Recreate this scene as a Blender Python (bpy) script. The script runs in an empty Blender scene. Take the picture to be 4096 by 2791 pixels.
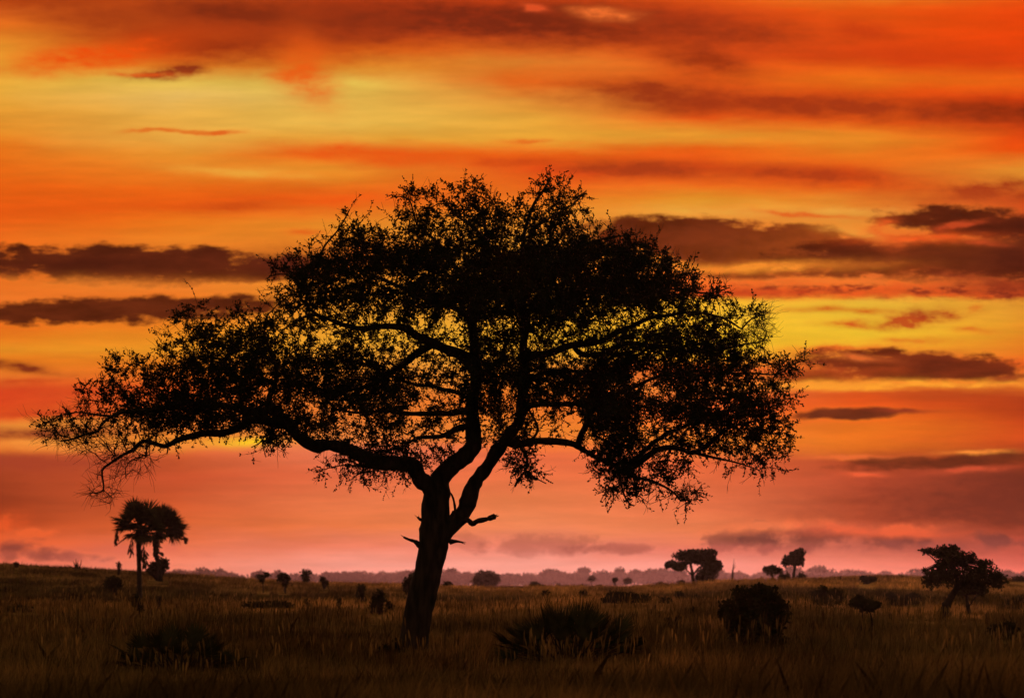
import bpy, math, random
import numpy as np
from mathutils import Vector

# ---------------------------------------------------------------- camera, light, sky
random.seed(7)
RNG = np.random.default_rng(11)
SC = bpy.context.scene
COL = SC.collection
CAM_Z = 1.6
F = 11612.0            # focal length of the photograph's own pixels (4096 wide)
CX, HY = 2048.0, 2344.0  # straight ahead / eye level in the photograph
TREE_D = 66.0

cam = bpy.data.cameras.new("camera")
cam_ob = bpy.data.objects.new("camera", cam)
COL.objects.link(cam_ob)
cam_ob.location = (0, 0, CAM_Z)
cam_ob.rotation_euler = (math.radians(90), 0, 0)
cam.sensor_width = 36.0
cam.lens = 36.0 * F / 4096.0
cam.shift_y = (HY - 2791 / 2) / 4096.0
cam.clip_start, cam.clip_end = 0.5, 20000
cam.dof.use_dof = True
cam.dof.focus_distance = TREE_D
cam.dof.aperture_fstop = 2.1
SC.camera = cam_ob

SC.view_settings.view_transform = 'Standard'
SC.view_settings.look = 'None'
SC.view_settings.exposure = 0.0
SC.view_settings.gamma = 1.0
SC.render.engine = 'CYCLES'
cy = SC.cycles
cy.max_bounces = 5
cy.diffuse_bounces = 2
cy.glossy_bounces = 1
cy.transmission_bounces = 2
cy.transparent_max_bounces = 6
cy.volume_bounces = 0
cy.use_denoising = True
cy.denoiser = 'OPENIMAGEDENOISE'
cy.denoising_input_passes = 'RGB_ALBEDO_NORMAL'
cy.denoising_prefilter = 'ACCURATE'

SUN_EL, SUN_AZ = math.radians(5.0), math.radians(5.5)
sun = bpy.data.lights.new("sun", 'SUN')
sun.energy = 0.65
sun.angle = math.radians(10)
sun.color = (1.0, 0.42, 0.24)
sun_ob = bpy.data.objects.new("sun", sun)
COL.objects.link(sun_ob)
sd = Vector((math.sin(SUN_AZ) * math.cos(SUN_EL), math.cos(SUN_AZ) * math.cos(SUN_EL), math.sin(SUN_EL)))
sun_ob.rotation_euler = sd.to_track_quat('Z', 'Y').to_euler()


def s2l(c):
    o = []
    for v in c[:3]:
        v = v / 255.0
        o.append(v / 12.92 if v <= 0.04045 else ((v + 0.055) / 1.055) ** 2.4)
    return (o[0], o[1], o[2], 1.0)


# Sunset sky: soft vertical colour layers at several bearings plus cloud streaks, all by direction in the world.
SKY_LAYERS = {
    0: [(0, 190, 70, 15), (40, 222, 100, 30), (100, 232, 115, 30), (180, 228, 140, 40), (260, 230, 160, 50), (320, 230, 175, 60), (400, 228, 160, 55),
        (520, 228, 140, 40), (600, 232, 115, 25), (760, 232, 95, 18), (850, 232, 90, 18), (960, 235, 105, 25), (1130, 230, 110, 30), (1190, 235, 120, 40),
        (1310, 232, 110, 25), (1400, 232, 142, 35), (1440, 228, 120, 28), (1510, 232, 120, 40), (1570, 218, 70, 30), (1650, 228, 85, 30), (1700, 230, 130, 50),
        (1790, 232, 120, 40), (1825, 172, 71, 34), (1900, 160, 62, 30), (2000, 150, 57, 27), (2080, 172, 64, 27), (2190, 225, 92, 48), (2250, 234, 112, 82)],
    700: [(0, 195, 75, 18), (60, 185, 66, 18), (150, 200, 72, 18), (200, 230, 92, 20), (270, 230, 130, 35), (320, 228, 190, 80), (380, 228, 182, 92),
          (460, 230, 170, 70), (560, 230, 165, 65), (620, 230, 145, 45), (700, 230, 120, 30), (760, 232, 100, 20), (830, 228, 88, 18), (890, 230, 115, 25),
          (950, 230, 130, 35), (1130, 232, 130, 40), (1180, 235, 122, 36), (1310, 232, 132, 30), (1400, 232, 145, 35), (1470, 230, 115, 30), (1550, 226, 92, 30),
          (1700, 230, 120, 45), (1770, 236, 140, 45), (1810, 225, 102, 49), (1900, 198, 80, 43), (2000, 204, 86, 44), (2100, 218, 98, 49), (2180, 232, 115, 75), (2250, 236, 128, 98)],
    1400: [(0, 205, 66, 15), (60, 190, 60, 16), (130, 215, 76, 18), (200, 232, 105, 22), (270, 230, 150, 45), (340, 230, 200, 85), (400, 230, 184, 78),
           (500, 230, 180, 75), (560, 230, 160, 55), (620, 232, 100, 22), (680, 230, 140, 40), (720, 230, 120, 30), (800, 232, 85, 18), (850, 232, 115, 30),
           (900, 232, 140, 40), (1000, 230, 125, 35), (1200, 232, 150, 45), (1350, 238, 166, 46), (1500, 232, 136, 50), (1650, 230, 120, 45), (1760, 236, 130, 60),
           (1800, 230, 118, 81), (1900, 228, 107, 66), (2000, 230, 118, 71), (2100, 230, 118, 66), (2180, 236, 127, 97), (2260, 240, 150, 130)],
    2100: [(0, 232, 75, 20), (60, 200, 60, 20), (140, 228, 85, 25), (200, 232, 105, 30), (250, 230, 135, 45), (330, 232, 105, 28), (400, 230, 150, 55),
           (480, 230, 162, 56), (560, 230, 160, 52), (620, 232, 95, 20), (680, 228, 75, 20), (750, 232, 105, 28), (850, 232, 130, 35), (950, 230, 150, 50),
           (1250, 236, 158, 48), (1350, 238, 170, 44), (1450, 236, 150, 50), (1600, 236, 112, 36), (1720, 238, 130, 42), (1780, 236, 115, 50), (1820, 232, 107, 65), (1900, 232, 113, 66),
           (2000, 232, 123, 71), (2100, 236, 131, 82), (2180, 232, 127, 102), (2260, 242, 155, 136)],
    2800: [(0, 232, 85, 20), (70, 215, 70, 20), (150, 232, 80, 20), (220, 232, 85, 22), (310, 232, 92, 22), (470, 232, 85, 20), (540, 230, 150, 45),
           (600, 232, 95, 20), (680, 220, 75, 20), (730, 232, 100, 25), (800, 230, 150, 40), (850, 230, 172, 66), (900, 232, 140, 50), (1060, 236, 140, 40), (1130, 232, 90, 30),
           (1175, 232, 100, 35), (1200, 242, 176, 41), (1300, 244, 180, 41), (1380, 238, 182, 40), (1420, 236, 170, 40), (1480, 215, 80, 32), (1560, 232, 120, 50),
           (1650, 236, 102, 45), (1760, 236, 130, 42), (1850, 232, 104, 57), (2000, 230, 112, 68), (2120, 236, 125, 76), (2200, 234, 122, 96), (2260, 242, 145, 128)],
    3450: [(0, 230, 112, 28), (40, 232, 85, 15), (160, 228, 75, 15), (230, 218, 67, 15), (320, 232, 110, 22), (380, 232, 84, 15), (480, 232, 90, 18),
           (560, 230, 135, 35), (640, 232, 110, 25), (700, 222, 76, 18), (750, 232, 88, 18), (820, 230, 140, 45), (850, 230, 166, 66), (900, 230, 150, 52),
           (1000, 232, 110, 40), (1110, 236, 120, 40), (1160, 232, 90, 30), (1185, 225, 84, 28), (1200, 234, 180, 55), (1240, 236, 189, 51), (1320, 238, 194, 47), (1380, 238, 184, 42),
           (1450, 228, 100, 36), (1540, 240, 140, 40), (1575, 208, 78, 26), (1620, 232, 85, 22), (1700, 232, 112, 25), (1790, 230, 111, 27), (1850, 170, 66, 32),
           (1920, 205, 81, 46), (2000, 186, 75, 41), (2080, 202, 82, 45), (2260, 240, 128, 104)],
    4096: [(0, 232, 80, 15), (60, 232, 65, 8), (120, 232, 68, 8), (250, 228, 65, 12), (330, 232, 97, 18), (400, 230, 67, 12), (520, 225, 70, 15),
           (600, 232, 78, 12), (680, 230, 145, 45), (725, 230, 143, 45), (800, 225, 76, 25), (1000, 160, 50, 22), (1150, 180, 60, 25), (1188, 215, 72, 25),
           (1202, 225, 150, 45), (1300, 228, 136, 35), (1400, 228, 120, 30), (1450, 220, 84, 25), (1500, 222, 110, 30), (1535, 232, 112, 36), (1580, 168, 56, 19),
           (1660, 182, 60, 18), (1750, 228, 82, 25), (1800, 182, 66, 25), (1900, 126, 50, 27), (2000, 132, 52, 28), (2100, 165, 64, 34), (2180, 215, 86, 65), (2255, 228, 98, 80)],
}
# (centre x, centre y, half width, half height, tilt in degrees, colour, softness, raggedness, strength)
SKY_CLOUDS = [
    (1000, 105, 760, 130, 6, (178, 63, 20), .95, .5, .75), (330, 48, 430, 48, 9, (163, 60, 18), .9, .5, .8), (920, 58, 240, 40, 5, (122, 41, 16), .9, .6, .85),
    (780, 180, 340, 44, 4, (142, 47, 16), .8, .6, .95), (1950, 85, 900, 72, 2, (120, 39, 18), .8, .6, .95), (2700, 112, 520, 55, 5, (150, 49, 18), .9, .6, .85),
    (2250, 75, 380, 60, 3, (108, 36, 16), .9, .6, .6), (1400, 90, 260, 50, 0, (138, 46, 18), .9, .6, .7),
    (2800, 250, 200, 46, 12, (148, 48, 16), .9, .5, .9), (2440, 56, 120, 15, 4, (240, 112, 45), .6, 1.3, .9), (2140, 30, 45, 11, 8, (232, 85, 38), .7, 1.2, .8),
    (2640, 385, 330, 46, 5, (142, 47, 18), .9, .6, .9), (3350, 428, 900, 38, 2, (160, 52, 18), .8, .6, .95), (4120, 450, 330, 42, 1, (122, 37, 12), .9, .5, .9),
    (2560, 680, 330, 24, 1, (158, 54, 20), .9, .8, .85), (3300, 704, 330, 27, 4, (172, 58, 20), .8, .8, .9), (3450, 122, 130, 24, 8, (195, 57, 14), .9, .6, .8),
    (3800, 235, 350, 28, 2, (205, 60, 14), .95, .6, .7), (930, 822, 170, 13, -1, (200, 72, 18), .8, .8, .8), (2030, 655, 150, 16, 0, (195, 62, 18), .9, .6, .8),
    (640, 282, 150, 15, -8, (135, 46, 20), .7, 1.6, .95), (530, 293, 120, 7, -2, (222, 85, 25), .7, 1.4, .8), (400, 222, 360, 40, -9, (234, 80, 14), .8, .6, 1.),
    (600, 527, 85, 6, -3, (225, 112, 34), .7, 1.6, .85), (790, 526, 140, 6, 1, (225, 112, 34), .7, 1.8, .85), (860, 527, 65, 6, -6, (225, 100, 30), .7, 1.2, .9),
    (1240, 928, 90, 7, 0, (228, 95, 26), .7, .8, .8), (2080, 567, 80, 7, -3, (228, 100, 28), .8, .8, .8),
    (1240, 285, 150, 75, 50, (234, 92, 20), 1., .6, .9), (1500, 620, 420, 30, 3, (234, 86, 20), .9, .6, .9), (960, 690, 260, 14, 4, (238, 170, 62), .9, .6, .7),
    # clouds with firmer edges
    (480, 1058, 860, 66, 1, (92, 33, 20), .24, 1.0, 1.), (300, 1060, 400, 40, 0, (72, 25, 14), .8, .8, .5), (420, 1240, 690, 47, -1.5, (98, 36, 20), .24, .9, 1.),
    (60, 1466, 190, 15, 6, (122, 42, 20), .5, .8, .95), (120, 1733, 360, 19, -2, (135, 52, 30), .5, .9, .9), (150, 1590, 430, 52, 0, (206, 60, 28), .95, .6, .7),
    (130, 1526, 110, 8, -3, (196, 62, 25), .7, .9, .8), (1000, 1767, 120, 13, 0, (255, 205, 30), .8, .6, 1.), (140, 1770, 160, 9, -2, (246, 150, 58), .8, .9, .85), (450, 1788, 520, 12, 0, (242, 138, 56), .8, .9, .8), (150, 1850, 620, 34, 0, (164, 62, 38), .7, .8, .75), (180, 1695, 230, 14, -3, (240, 146, 52), .8, 1., .7), (160, 1655, 300, 10, -2, (206, 66, 28), .8, 1., .7),
    (500, 1130, 500, 18, 1, (240, 130, 44), .9, 1.4, .6), (1300, 1040, 400, 50, 0, (98, 36, 20), .6, .9, .7),
    (3950, 775, 350, 38, -5, (160, 50, 20), .5, .9, .95), (2930, 975, 600, 90, 3, (106, 38, 21), .18, .8, 1.), (3840, 1030, 720, 84, 0, (96, 33, 19), .2, .8, 1.),
    (3900, 888, 370, 56, 4, (92, 31, 17), .26, 1.1, 1.), (4120, 985, 220, 120, 0, (74, 24, 14), .7, .8, .7), (3150, 1086, 430, 21, -2, (115, 41, 22), .3, 1.1, 1.),
    (3680, 954, 230, 14, -2, (234, 86, 28), .5, 1.0, 1.), (3830, 900, 110, 8, -8, (205, 74, 32), .7, 1.4, .8), (3960, 970, 80, 8, 6, (212, 78, 34), .7, 1.4, .8),
    (3560, 930, 60, 40, 70, (228, 90, 32), .6, 1.6, .85), (3420, 930, 130, 14, 10, (236, 150, 55), .6, 1.4, .8), (3250, 862, 170, 6, 3, (225, 95, 30), .7, .8, .9),
    (3050, 1068, 350, 13, -1.5, (240, 140, 42), .6, 1.1, 1.), (3500, 1128, 800, 34, 1, (242, 112, 42), .8, 2.2, .8), (3550, 1160, 850, 30, 1, (140, 46, 23), .8, 2.4, 1.),
    (4000, 1135, 240, 20, 8, (140, 46, 22), .6, 1.8, .85), (3000, 1172, 300, 11, -1, (200, 66, 26), .8, 1.6, .8), (3300, 1120, 420, 12, 0, (240, 120, 44), .8, 1.4, .7),
    (3375, 1246, 195, 8, 1, (205, 82, 22), .5, .9, .95), (3400, 1299, 130, 11, 0, (212, 82, 25), .6, 1.2, .95), (3680, 1283, 160, 26, -7, (190, 68, 24), .5, 1.8, .95),
    (3740, 1262, 70, 12, 8, (165, 56, 24), .6, 1.6, .8), (3890, 1325, 90, 8, 0, (222, 110, 30), .7, 1.2, .85), (3885, 1237, 16, 10, -40, (220, 105, 30), .7, .8, .8),
    (3640, 1364, 140, 7, 1, (224, 128, 34), .7, 1.2, .85), (3380, 1400, 160, 13, -2, (225, 92, 30), .6, 1.4, .9), (3680, 1462, 450, 54, 2, (118, 40, 22), .22, 1.0, 1.),
    (3330, 1502, 270, 24, -3, (158, 56, 28), .4, 1.0, .9), (3430, 1432, 90, 9, 6, (232, 110, 44), .6, 1.2, .8), (3700, 1536, 680, 10, -1, (252, 160, 45), .7, 1.4, 1.), (3400, 1532, 190, 9, -3, (246, 150, 44), .7, 1.0, .9),
    (4060, 1518, 90, 9, -2, (150, 50, 24), .7, .9, .8), (3420, 1654, 225, 18, -2.5, (108, 40, 24), .3, .5, 1.), (3620, 1643, 120, 5, 0, (150, 52, 28), .7, .5, .9),
    (4100, 2010, 900, 170, -3, (112, 42, 27), 1., .5, .85), (3970, 1838, 580, 23, -3, (110, 40, 25), .4, .9, 1.), (3560, 1836, 150, 11, -3, (116, 44, 27), .4, .8, .95), (3870, 1812, 130, 6, -1, (246, 142, 52), .7, 1., .95),
    (3440, 1900, 80, 8, 0, (236, 95, 52), .6, 1., .9), (3880, 1879, 200, 9, -5, (210, 80, 46), .7, 1.1, .85), (3400, 1830, 200, 6, -2, (238, 110, 50), .8, 1., .7),
    (2905, 2156, 70, 36, 0, (112, 56, 48), .40, 1.2, .8), (3055, 2146, 95, 52, 0, (108, 54, 47), .36, 1.2, .9), (3265, 2152, 130, 42, -6, (112, 54, 46), .40, 1.3, .85),
    (3530, 2160, 140, 28, 4, (100, 48, 42), .40, 1.2, .85), (3990, 2160, 100, 24, 8, (98, 47, 42), .42, 1.2, .8), (2190, 2178, 230, 36, 0, (160, 80, 66), .46, 1.3, .5),
    (2440, 2194, 190, 20, 0, (160, 78, 66), .46, 1.2, .65), (3000, 2200, 320, 18, 0, (200, 96, 80), .9, .9, .6), (3050, 2106, 200, 22, -4, (244, 122, 72), .9, 1.2, .8), (3330, 2108, 150, 18, 8, (238, 100, 58), .9, 1.2, .75), (3560, 2122, 190, 18, -5, (238, 98, 54), .9, 1.2, .8),
    (3600, 2130, 300, 12, 0, (232, 92, 52), .9, 1.2, .7), (1890, 2172, 100, 34, 0, (170, 86, 70), .46, 1.2, .4), (30, 2100, 75, 32, -25, (228, 86, 36), .9, 1.2, .9),
    (95, 2178, 85, 24, -4, (146, 66, 52), .44, 1.3, .75), (310, 2226, 120, 18, 3, (150, 70, 58), .46, 1.2, .7), (430, 2180, 130, 14, 0, (214, 98, 66), .9, 1.2, .6), (110, 2132, 150, 16, -6, (238, 98, 46), .9, 1.3, .8),
    (3750, 2190, 420, 22, 0, (150, 70, 60), .9, .9, .7),
    (150, 2215, 160, 24, 0, (136, 62, 50), .46, 1.2, .75), (150, 2165, 260, 12, 2, (236, 100, 50), .9, 1.2, .7), (560, 2200, 240, 18, 0, (218, 104, 80), .9, 1.1, .6),
]


def build_sky():
    w = bpy.data.worlds.new("World")
    SC.world = w
    w.use_nodes = True
    nt = w.node_tree
    nt.nodes.clear()
    N, L = nt.nodes.new, nt.links.new

    def math_n(op, a, b=None, c=None):
        n = N('ShaderNodeMath'); n.operation = op
        for i, v in enumerate((a, b, c)):
            if v is None:
                continue
            if isinstance(v, (int, float)):
                n.inputs[i].default_value = v
            else:
                L(v, n.inputs[i])
        return n.outputs[0]

    def maprange(v, a, b, c, d, smooth=True):
        n = N('ShaderNodeMapRange'); n.interpolation_type = 'SMOOTHSTEP' if smooth else 'LINEAR'
        L(v, n.inputs[0])
        for i, x in enumerate((a, b, c, d)):
            n.inputs[i + 1].default_value = x
        return n.outputs[0]

    def mix(f, a, b):
        n = N('ShaderNodeMix'); n.data_type = 'RGBA'
        if isinstance(f, (int, float)):
            n.inputs[0].default_value = f
        else:
            L(f, n.inputs[0])
        for i, v in ((6, a), (7, b)):
            if isinstance(v, tuple):
                n.inputs[i].default_value = v
            else:
                L(v, n.inputs[i])
        return n.outputs[2]

    def combine(a, b, c=0.0):
        n = N('ShaderNodeCombineXYZ')
        for i, v in enumerate((a, b, c)):
            if isinstance(v, (int, float)):
                n.inputs[i].default_value = v
            else:
                L(v, n.inputs[i])
        return n.outputs[0]

    def noise(vec, scale, detail, rough=0.55):
        n = N('ShaderNodeTexNoise'); n.noise_dimensions = '3D'
        n.inputs['Scale'].default_value = scale
        n.inputs['Detail'].default_value = detail
        n.inputs['Roughness'].default_value = rough
        L(vec, n.inputs['Vector'])
        return n.outputs[0]

    tc = N('ShaderNodeTexCoord')
    sep = N('ShaderNodeSeparateXYZ'); L(tc.outputs['Generated'], sep.inputs[0])
    dx, dy, dz = sep.outputs
    fwd = math_n('MAXIMUM', dy, 0.05)
    X = math_n('MULTIPLY_ADD', math_n('DIVIDE', dx, fwd), F / 1000, CX / 1000)       # bearing
    Y = math_n('MULTIPLY_ADD', math_n('DIVIDE', dz, fwd), -F / 1000, HY / 1000)      # height, growing downward
    stretched = combine(math_n('MULTIPLY', X, 1.0), math_n('MULTIPLY', Y, 4.5), 0.0)
    n_big = noise(stretched, 1.1, 3)
    n_mid = noise(combine(X, math_n('MULTIPLY', Y, 4.0), 3.7), 4.0, 5, 0.6)
    n_fine = noise(combine(X, math_n('MULTIPLY', Y, 2.6), 8.1), 9.0, 8, 0.68)
    Xw = math_n('MULTIPLY_ADD', math_n('SUBTRACT', n_big, 0.5), 0.45, X)
    Yw = math_n('MULTIPLY_ADD', math_n('SUBTRACT', n_mid, 0.5), 0.06, math_n('MULTIPLY_ADD', math_n('SUBTRACT', n_big, 0.5), 0.035, Y))
    yf = math_n('DIVIDE', Yw, 2.6)
    base = None
    xs = sorted(SKY_LAYERS)
    for k, x0 in enumerate(xs):
        r = N('ShaderNodeValToRGB')
        r.color_ramp.interpolation = 'B_SPLINE' if False else 'LINEAR'
        els = r.color_ramp.elements
        st = sorted(SKY_LAYERS[x0])
        while len(st) > 32:   # drop the layer its neighbours describe best
            err = [max(abs(st[i][c] - (st[i - 1][c] + (st[i + 1][c] - st[i - 1][c]) * (st[i][0] - st[i - 1][0]) / (st[i + 1][0] - st[i - 1][0]))) for c in (1, 2, 3)) for i in range(1, len(st) - 1)]
            st.pop(err.index(min(err)) + 1)
        while len(els) < len(st):
            els.new(0.5)
        for e, (yy, cr, cg, cb) in zip(els, sorted(st)):
            e.position = yy / 2600.0
        for e, (yy, cr, cg, cb) in zip(els, sorted(st)):
            e.color = s2l((cr, cg, cb))
        L(yf, r.inputs[0])
        if base is None:
            base = r.outputs[0]
        else:
            base = mix(maprange(Xw, xs[k - 1] / 1000, x0 / 1000, 0, 1, smooth=False), base, r.outputs[0])
    # faint streaks through the whole veil
    streak = maprange(noise(combine(X, math_n('MULTIPLY', Y, 9.0), 1.3), 2.2, 6, 0.6), 0.25, 0.75, 0.9, 1.1)
    sm = N('ShaderNodeVectorMath'); sm.operation = 'SCALE'
    L(base, sm.inputs[0]); L(streak, sm.inputs['Scale'])
    base = sm.outputs[0]
    # clouds
    rag = math_n('ADD', math_n('MULTIPLY', math_n('SUBTRACT', n_mid, 0.5), 2.2), math_n('MULTIPLY', math_n('SUBTRACT', n_fine, 0.5), 3.0))
    n_w1 = noise(combine(X, math_n('MULTIPLY', Y, 3.0), 5.5), 2.6, 4, 0.6)
    n_w2 = noise(combine(X, math_n('MULTIPLY', Y, 2.5), 9.9), 3.4, 5, 0.6)
    n_puff = noise(combine(X, math_n('MULTIPLY', Y, 1.25), 2.2), 11.0, 5, 0.55)
    puff = math_n('MULTIPLY', math_n('SUBTRACT', n_puff, 0.5), 4.2)
    P = combine(math_n('MULTIPLY_ADD', math_n('SUBTRACT', n_w1, 0.5), 0.34, X), math_n('MULTIPLY_ADD', math_n('SUBTRACT', n_w2, 0.5), 0.055, Y), 0)
    n_mot = noise(combine(X, math_n('MULTIPLY', Y, 3.4), 6.6), 11.0, 6, 0.62)
    mottle = maprange(n_mot, 0.44, 0.60, 0, 1)
    tint = maprange(n_mid, 0.25, 0.75, 0.6, 1.3)
    clouds = []
    for c in SKY_CLOUDS:
        if c[6] <= .35 and sum(c[5]) < 200 and c[1] < 1900:      # the sun behind lights the rim of the thick clouds
            clouds.append((c[0], c[1] - c[3] * .12, c[2] * 1.02, c[3] * 1.32, c[4], (240, 112, 36), .9, c[7] * .8, .55))
        clouds.append(c)
    for (cx, cyy, hw, hh, tilt, colr, soft, rg, op) in clouds:
        m = N('ShaderNodeMapping'); m.vector_type = 'TEXTURE'
        m.inputs['Location'].default_value = (cx / 1000, cyy / 1000, 0)
        m.inputs['Rotation'].default_value = (0, 0, math.radians(tilt))
        m.inputs['Scale'].default_value = (hw / 1000, hh * (1.45 if hh <= 20 and soft >= .5 else 1.32 if cyy < 800 else 1.1) / 1000, 1)
        q = N('ShaderNodeVectorMath'); q.operation = 'MULTIPLY_ADD'   # evaluated in sequence: keeps the shader small
        L(base, q.inputs[0]); q.inputs[1].default_value = (1e-7, 1e-7, 1e-7); L(P, q.inputs[2])
        L(q.outputs[0], m.inputs[0])
        d = N('ShaderNodeVectorMath'); d.operation = 'DOT_PRODUCT'
        L(m.outputs[0], d.inputs[0]); L(m.outputs[0], d.inputs[1])
        r = math_n('MULTIPLY_ADD', puff if (cyy > 2090 and hh > 15) else rag, rg, d.outputs['Value'])
        if soft >= .5:      # thin veil: fades gradually
            f = math_n('MULTIPLY', math_n('POWER', .36, math_n('MAXIMUM', r, 0.0)), op)
            if rg >= 2:      # broken into flecks
                f = math_n('MULTIPLY', f, mottle)
            base = mix(f, base, s2l(colr))
        else:
            f = maprange(r, 1 - soft * 1.9, 1 + soft * 1.9, op, 0.0)
            cc = N('ShaderNodeVectorMath'); cc.operation = 'SCALE'
            wc = (colr[0], colr[1] * 1.07, colr[2] * .74) if cyy < 1950 else colr
            cc.inputs[0].default_value = s2l(wc)[:3]; L(tint, cc.inputs['Scale'])
            base = mix(f, base, cc.outputs[0])
    # the dusk sky away from the afterglow
    el = math_n('ARCTAN2', dz, math_n('SQRT', math_n('ADD', math_n('MULTIPLY', dx, dx), math_n('MULTIPLY', dy, dy))))
    sky = N('ShaderNodeTexSky'); sky.sky_type = 'NISHITA'
    sky.sun_disc = False
    sky.sun_elevation = SUN_EL
    sky.sun_rotation = SUN_AZ
    sk = N('ShaderNodeVectorMath'); sk.operation = 'SCALE'; L(sky.outputs[0], sk.inputs[0]); sk.inputs['Scale'].default_value = DUSK_SKY
    cover = mix(maprange(el, 0.0, 0.9, 0, 1), (0.27, 0.135, 0.062, 1), (0.205, 0.140, 0.076, 1))
    rest = N('ShaderNodeVectorMath'); rest.operation = 'ADD'; L(sk.outputs[0], rest.inputs[0]); L(cover, rest.inputs[1])
    glow_w = math_n('MULTIPLY', maprange(dy, 0.80, 0.97, 0, 1), maprange(el, 0.24, 0.60, 1, 0))
    full = mix(glow_w, rest.outputs[0], base)
    below = maprange(dz, -0.06, -0.02, 0, 1)
    full = mix(below, (0.02, 0.01, 0.006, 1), full)
    bg = N('ShaderNodeBackground'); bg.inputs['Strength'].default_value = 1.0
    L(full, bg.inputs[0])
    out = N('ShaderNodeOutputWorld'); L(bg.outputs[0], out.inputs[0])
    w.cycles.sampling_method = 'MANUAL'
    w.cycles.sample_map_resolution = 1024


DUSK_SKY = 0.006
build_sky()


# ---------------------------------------------------------------- helpers
def at(px, py, d):
    """point at distance d (along +Y) seen at photograph pixel (px, py)"""
    return np.array([(px - CX) / F * d, d, CAM_Z + (HY - py) / F * d])


def mesh_obj(name, verts, faces, mat, parent=None, smooth=False, origin=None):
    """faces: list of (n,k) int arrays"""
    verts = np.asarray(verts, dtype=np.float32)
    if origin is not None:
        verts = verts - np.asarray(origin, dtype=np.float32)
    me = bpy.data.meshes.new(name)
    if isinstance(faces, np.ndarray):
        faces = [faces]
    faces = [f for f in faces if len(f)]
    me.vertices.add(len(verts))
    me.vertices.foreach_set("co", verts.ravel())
    tot = sum(f.size for f in faces)
    me.loops.add(tot)
    me.loops.foreach_set("vertex_index", np.concatenate([f.ravel() for f in faces]).astype(np.int32))
    npoly = sum(len(f) for f in faces)
    me.polygons.add(npoly)
    starts, s = [], 0
    for f in faces:
        k = f.shape[1]
        starts.append(np.arange(len(f)) * k + s)
        s += f.size
    me.polygons.foreach_set("loop_start", np.concatenate(starts).astype(np.int32))
    if smooth:
        me.polygons.foreach_set("use_smooth", np.ones(npoly, dtype=bool))
    me.update(calc_edges=True)
    me.validate()
    me.materials.append(mat)
    ob = bpy.data.objects.new(name, me)
    COL.objects.link(ob)
    if parent is not None:
        ob.parent = parent
    elif origin is not None:
        ob.location = tuple(float(v) for v in origin)
    return ob


def thing(name, loc, label, cat, group=None):
    o = bpy.data.objects.new(name, None)
    o.empty_display_size = 0.3
    COL.objects.link(o)
    o.location = tuple(float(v) for v in loc)
    o['label'] = label
    o['category'] = cat
    if group:
        o['group'] = group
    return o


class Geo:
    def __init__(self):
        self.v, self.f, self.n = [], {}, 0

    def add(self, v, f):
        f = np.asarray(f)
        self.v.append(np.asarray(v, dtype=np.float64))
        self.f.setdefault(f.shape[1], []).append(f + self.n)
        self.n += len(v)

    def obj(self, name, mat, parent=None, smooth=False, origin=None):
        return mesh_obj(name, np.concatenate(self.v), [np.concatenate(x) for x in self.f.values()], mat, parent, smooth, origin)


def norm(a):
    return a / np.maximum(np.linalg.norm(a, axis=-1, keepdims=True), 1e-9)


def smooth_path(pts, rad, step):
    """Catmull-Rom through pts, resampled about every step"""
    pts = np.asarray(pts, float); rad = np.asarray(rad, float)
    if len(pts) < 2:
        return pts, rad
    p = np.vstack([2 * pts[0] - pts[1], pts, 2 * pts[-1] - pts[-2]])
    op, orr = [], []
    for i in range(1, len(p) - 2):
        n = max(2, int(np.linalg.norm(p[i + 1] - p[i]) / step))
        for t in np.linspace(0, 1, n, endpoint=False):
            t2, t3 = t * t, t * t * t
            op.append(0.5 * (2 * p[i] + (p[i + 1] - p[i - 1]) * t + (2 * p[i - 1] - 5 * p[i] + 4 * p[i + 1] - p[i + 2]) * t2 + (3 * p[i] - p[i - 1] - 3 * p[i + 1] + p[i + 2]) * t3))
            orr.append(rad[i - 1] * (1 - t) + rad[i] * t)
    op.append(pts[-1]); orr.append(rad[-1])
    return np.array(op), np.array(orr)


def tube(geo, pts, rad, k=10, rough=0.0, cap=True):
    pts = np.asarray(pts, float); n = len(pts)
    tan = np.gradient(pts, axis=0)
    tan = norm(tan)
    ref = np.array([0.0, 1.0, 0.0]) if abs(tan[0][1]) < 0.8 else np.array([1.0, 0, 0])
    u = norm(np.cross(tan, ref)); v = np.cross(tan, u)
    a = np.linspace(0, 2 * math.pi, k, endpoint=False)
    r = np.repeat(np.asarray(rad)[:, None], k, 1)
    if rough > 0:
        bump = RNG.normal(0, 1, (n, k))
        for _ in range(2):
            bump = (bump + np.roll(bump, 1, 1) + np.roll(bump, -1, 1) + np.vstack([bump[:1], bump[:-1]]) + np.vstack([bump[1:], bump[-1:]])) / 5
        r = r * (1 + rough * 2.5 * bump)
    ring = pts[:, None, :] + r[:, :, None] * (np.cos(a)[None, :, None] * u[:, None, :] + np.sin(a)[None, :, None] * v[:, None, :])
    i = np.arange(n - 1)[:, None] * k; j = np.arange(k)[None, :]; j2 = (np.arange(k) + 1)[None, :] % k
    q = np.stack([i + j, i + j2, i + k + j2, i + k + j], -1).reshape(-1, 4)
    vs = ring.reshape(-1, 3)
    geo.add(vs, q)
    if cap:
        base = geo.n - len(vs)
        for e in (0, n - 1):
            b = len(vs) - k if e else 0
            tip = pts[e] + (tan[e] if e else -tan[e]) * rad[e] * 0.5
            geo.v.append(np.array([tip])); tipi = geo.n; geo.n += 1
            tri = np.array([[base + b + jj, base + b + (jj + 1) % k, tipi] for jj in range(k)])
            if not e:
                tri = tri[:, ::-1]
            geo.f.setdefault(3, []).append(tri)


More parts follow.
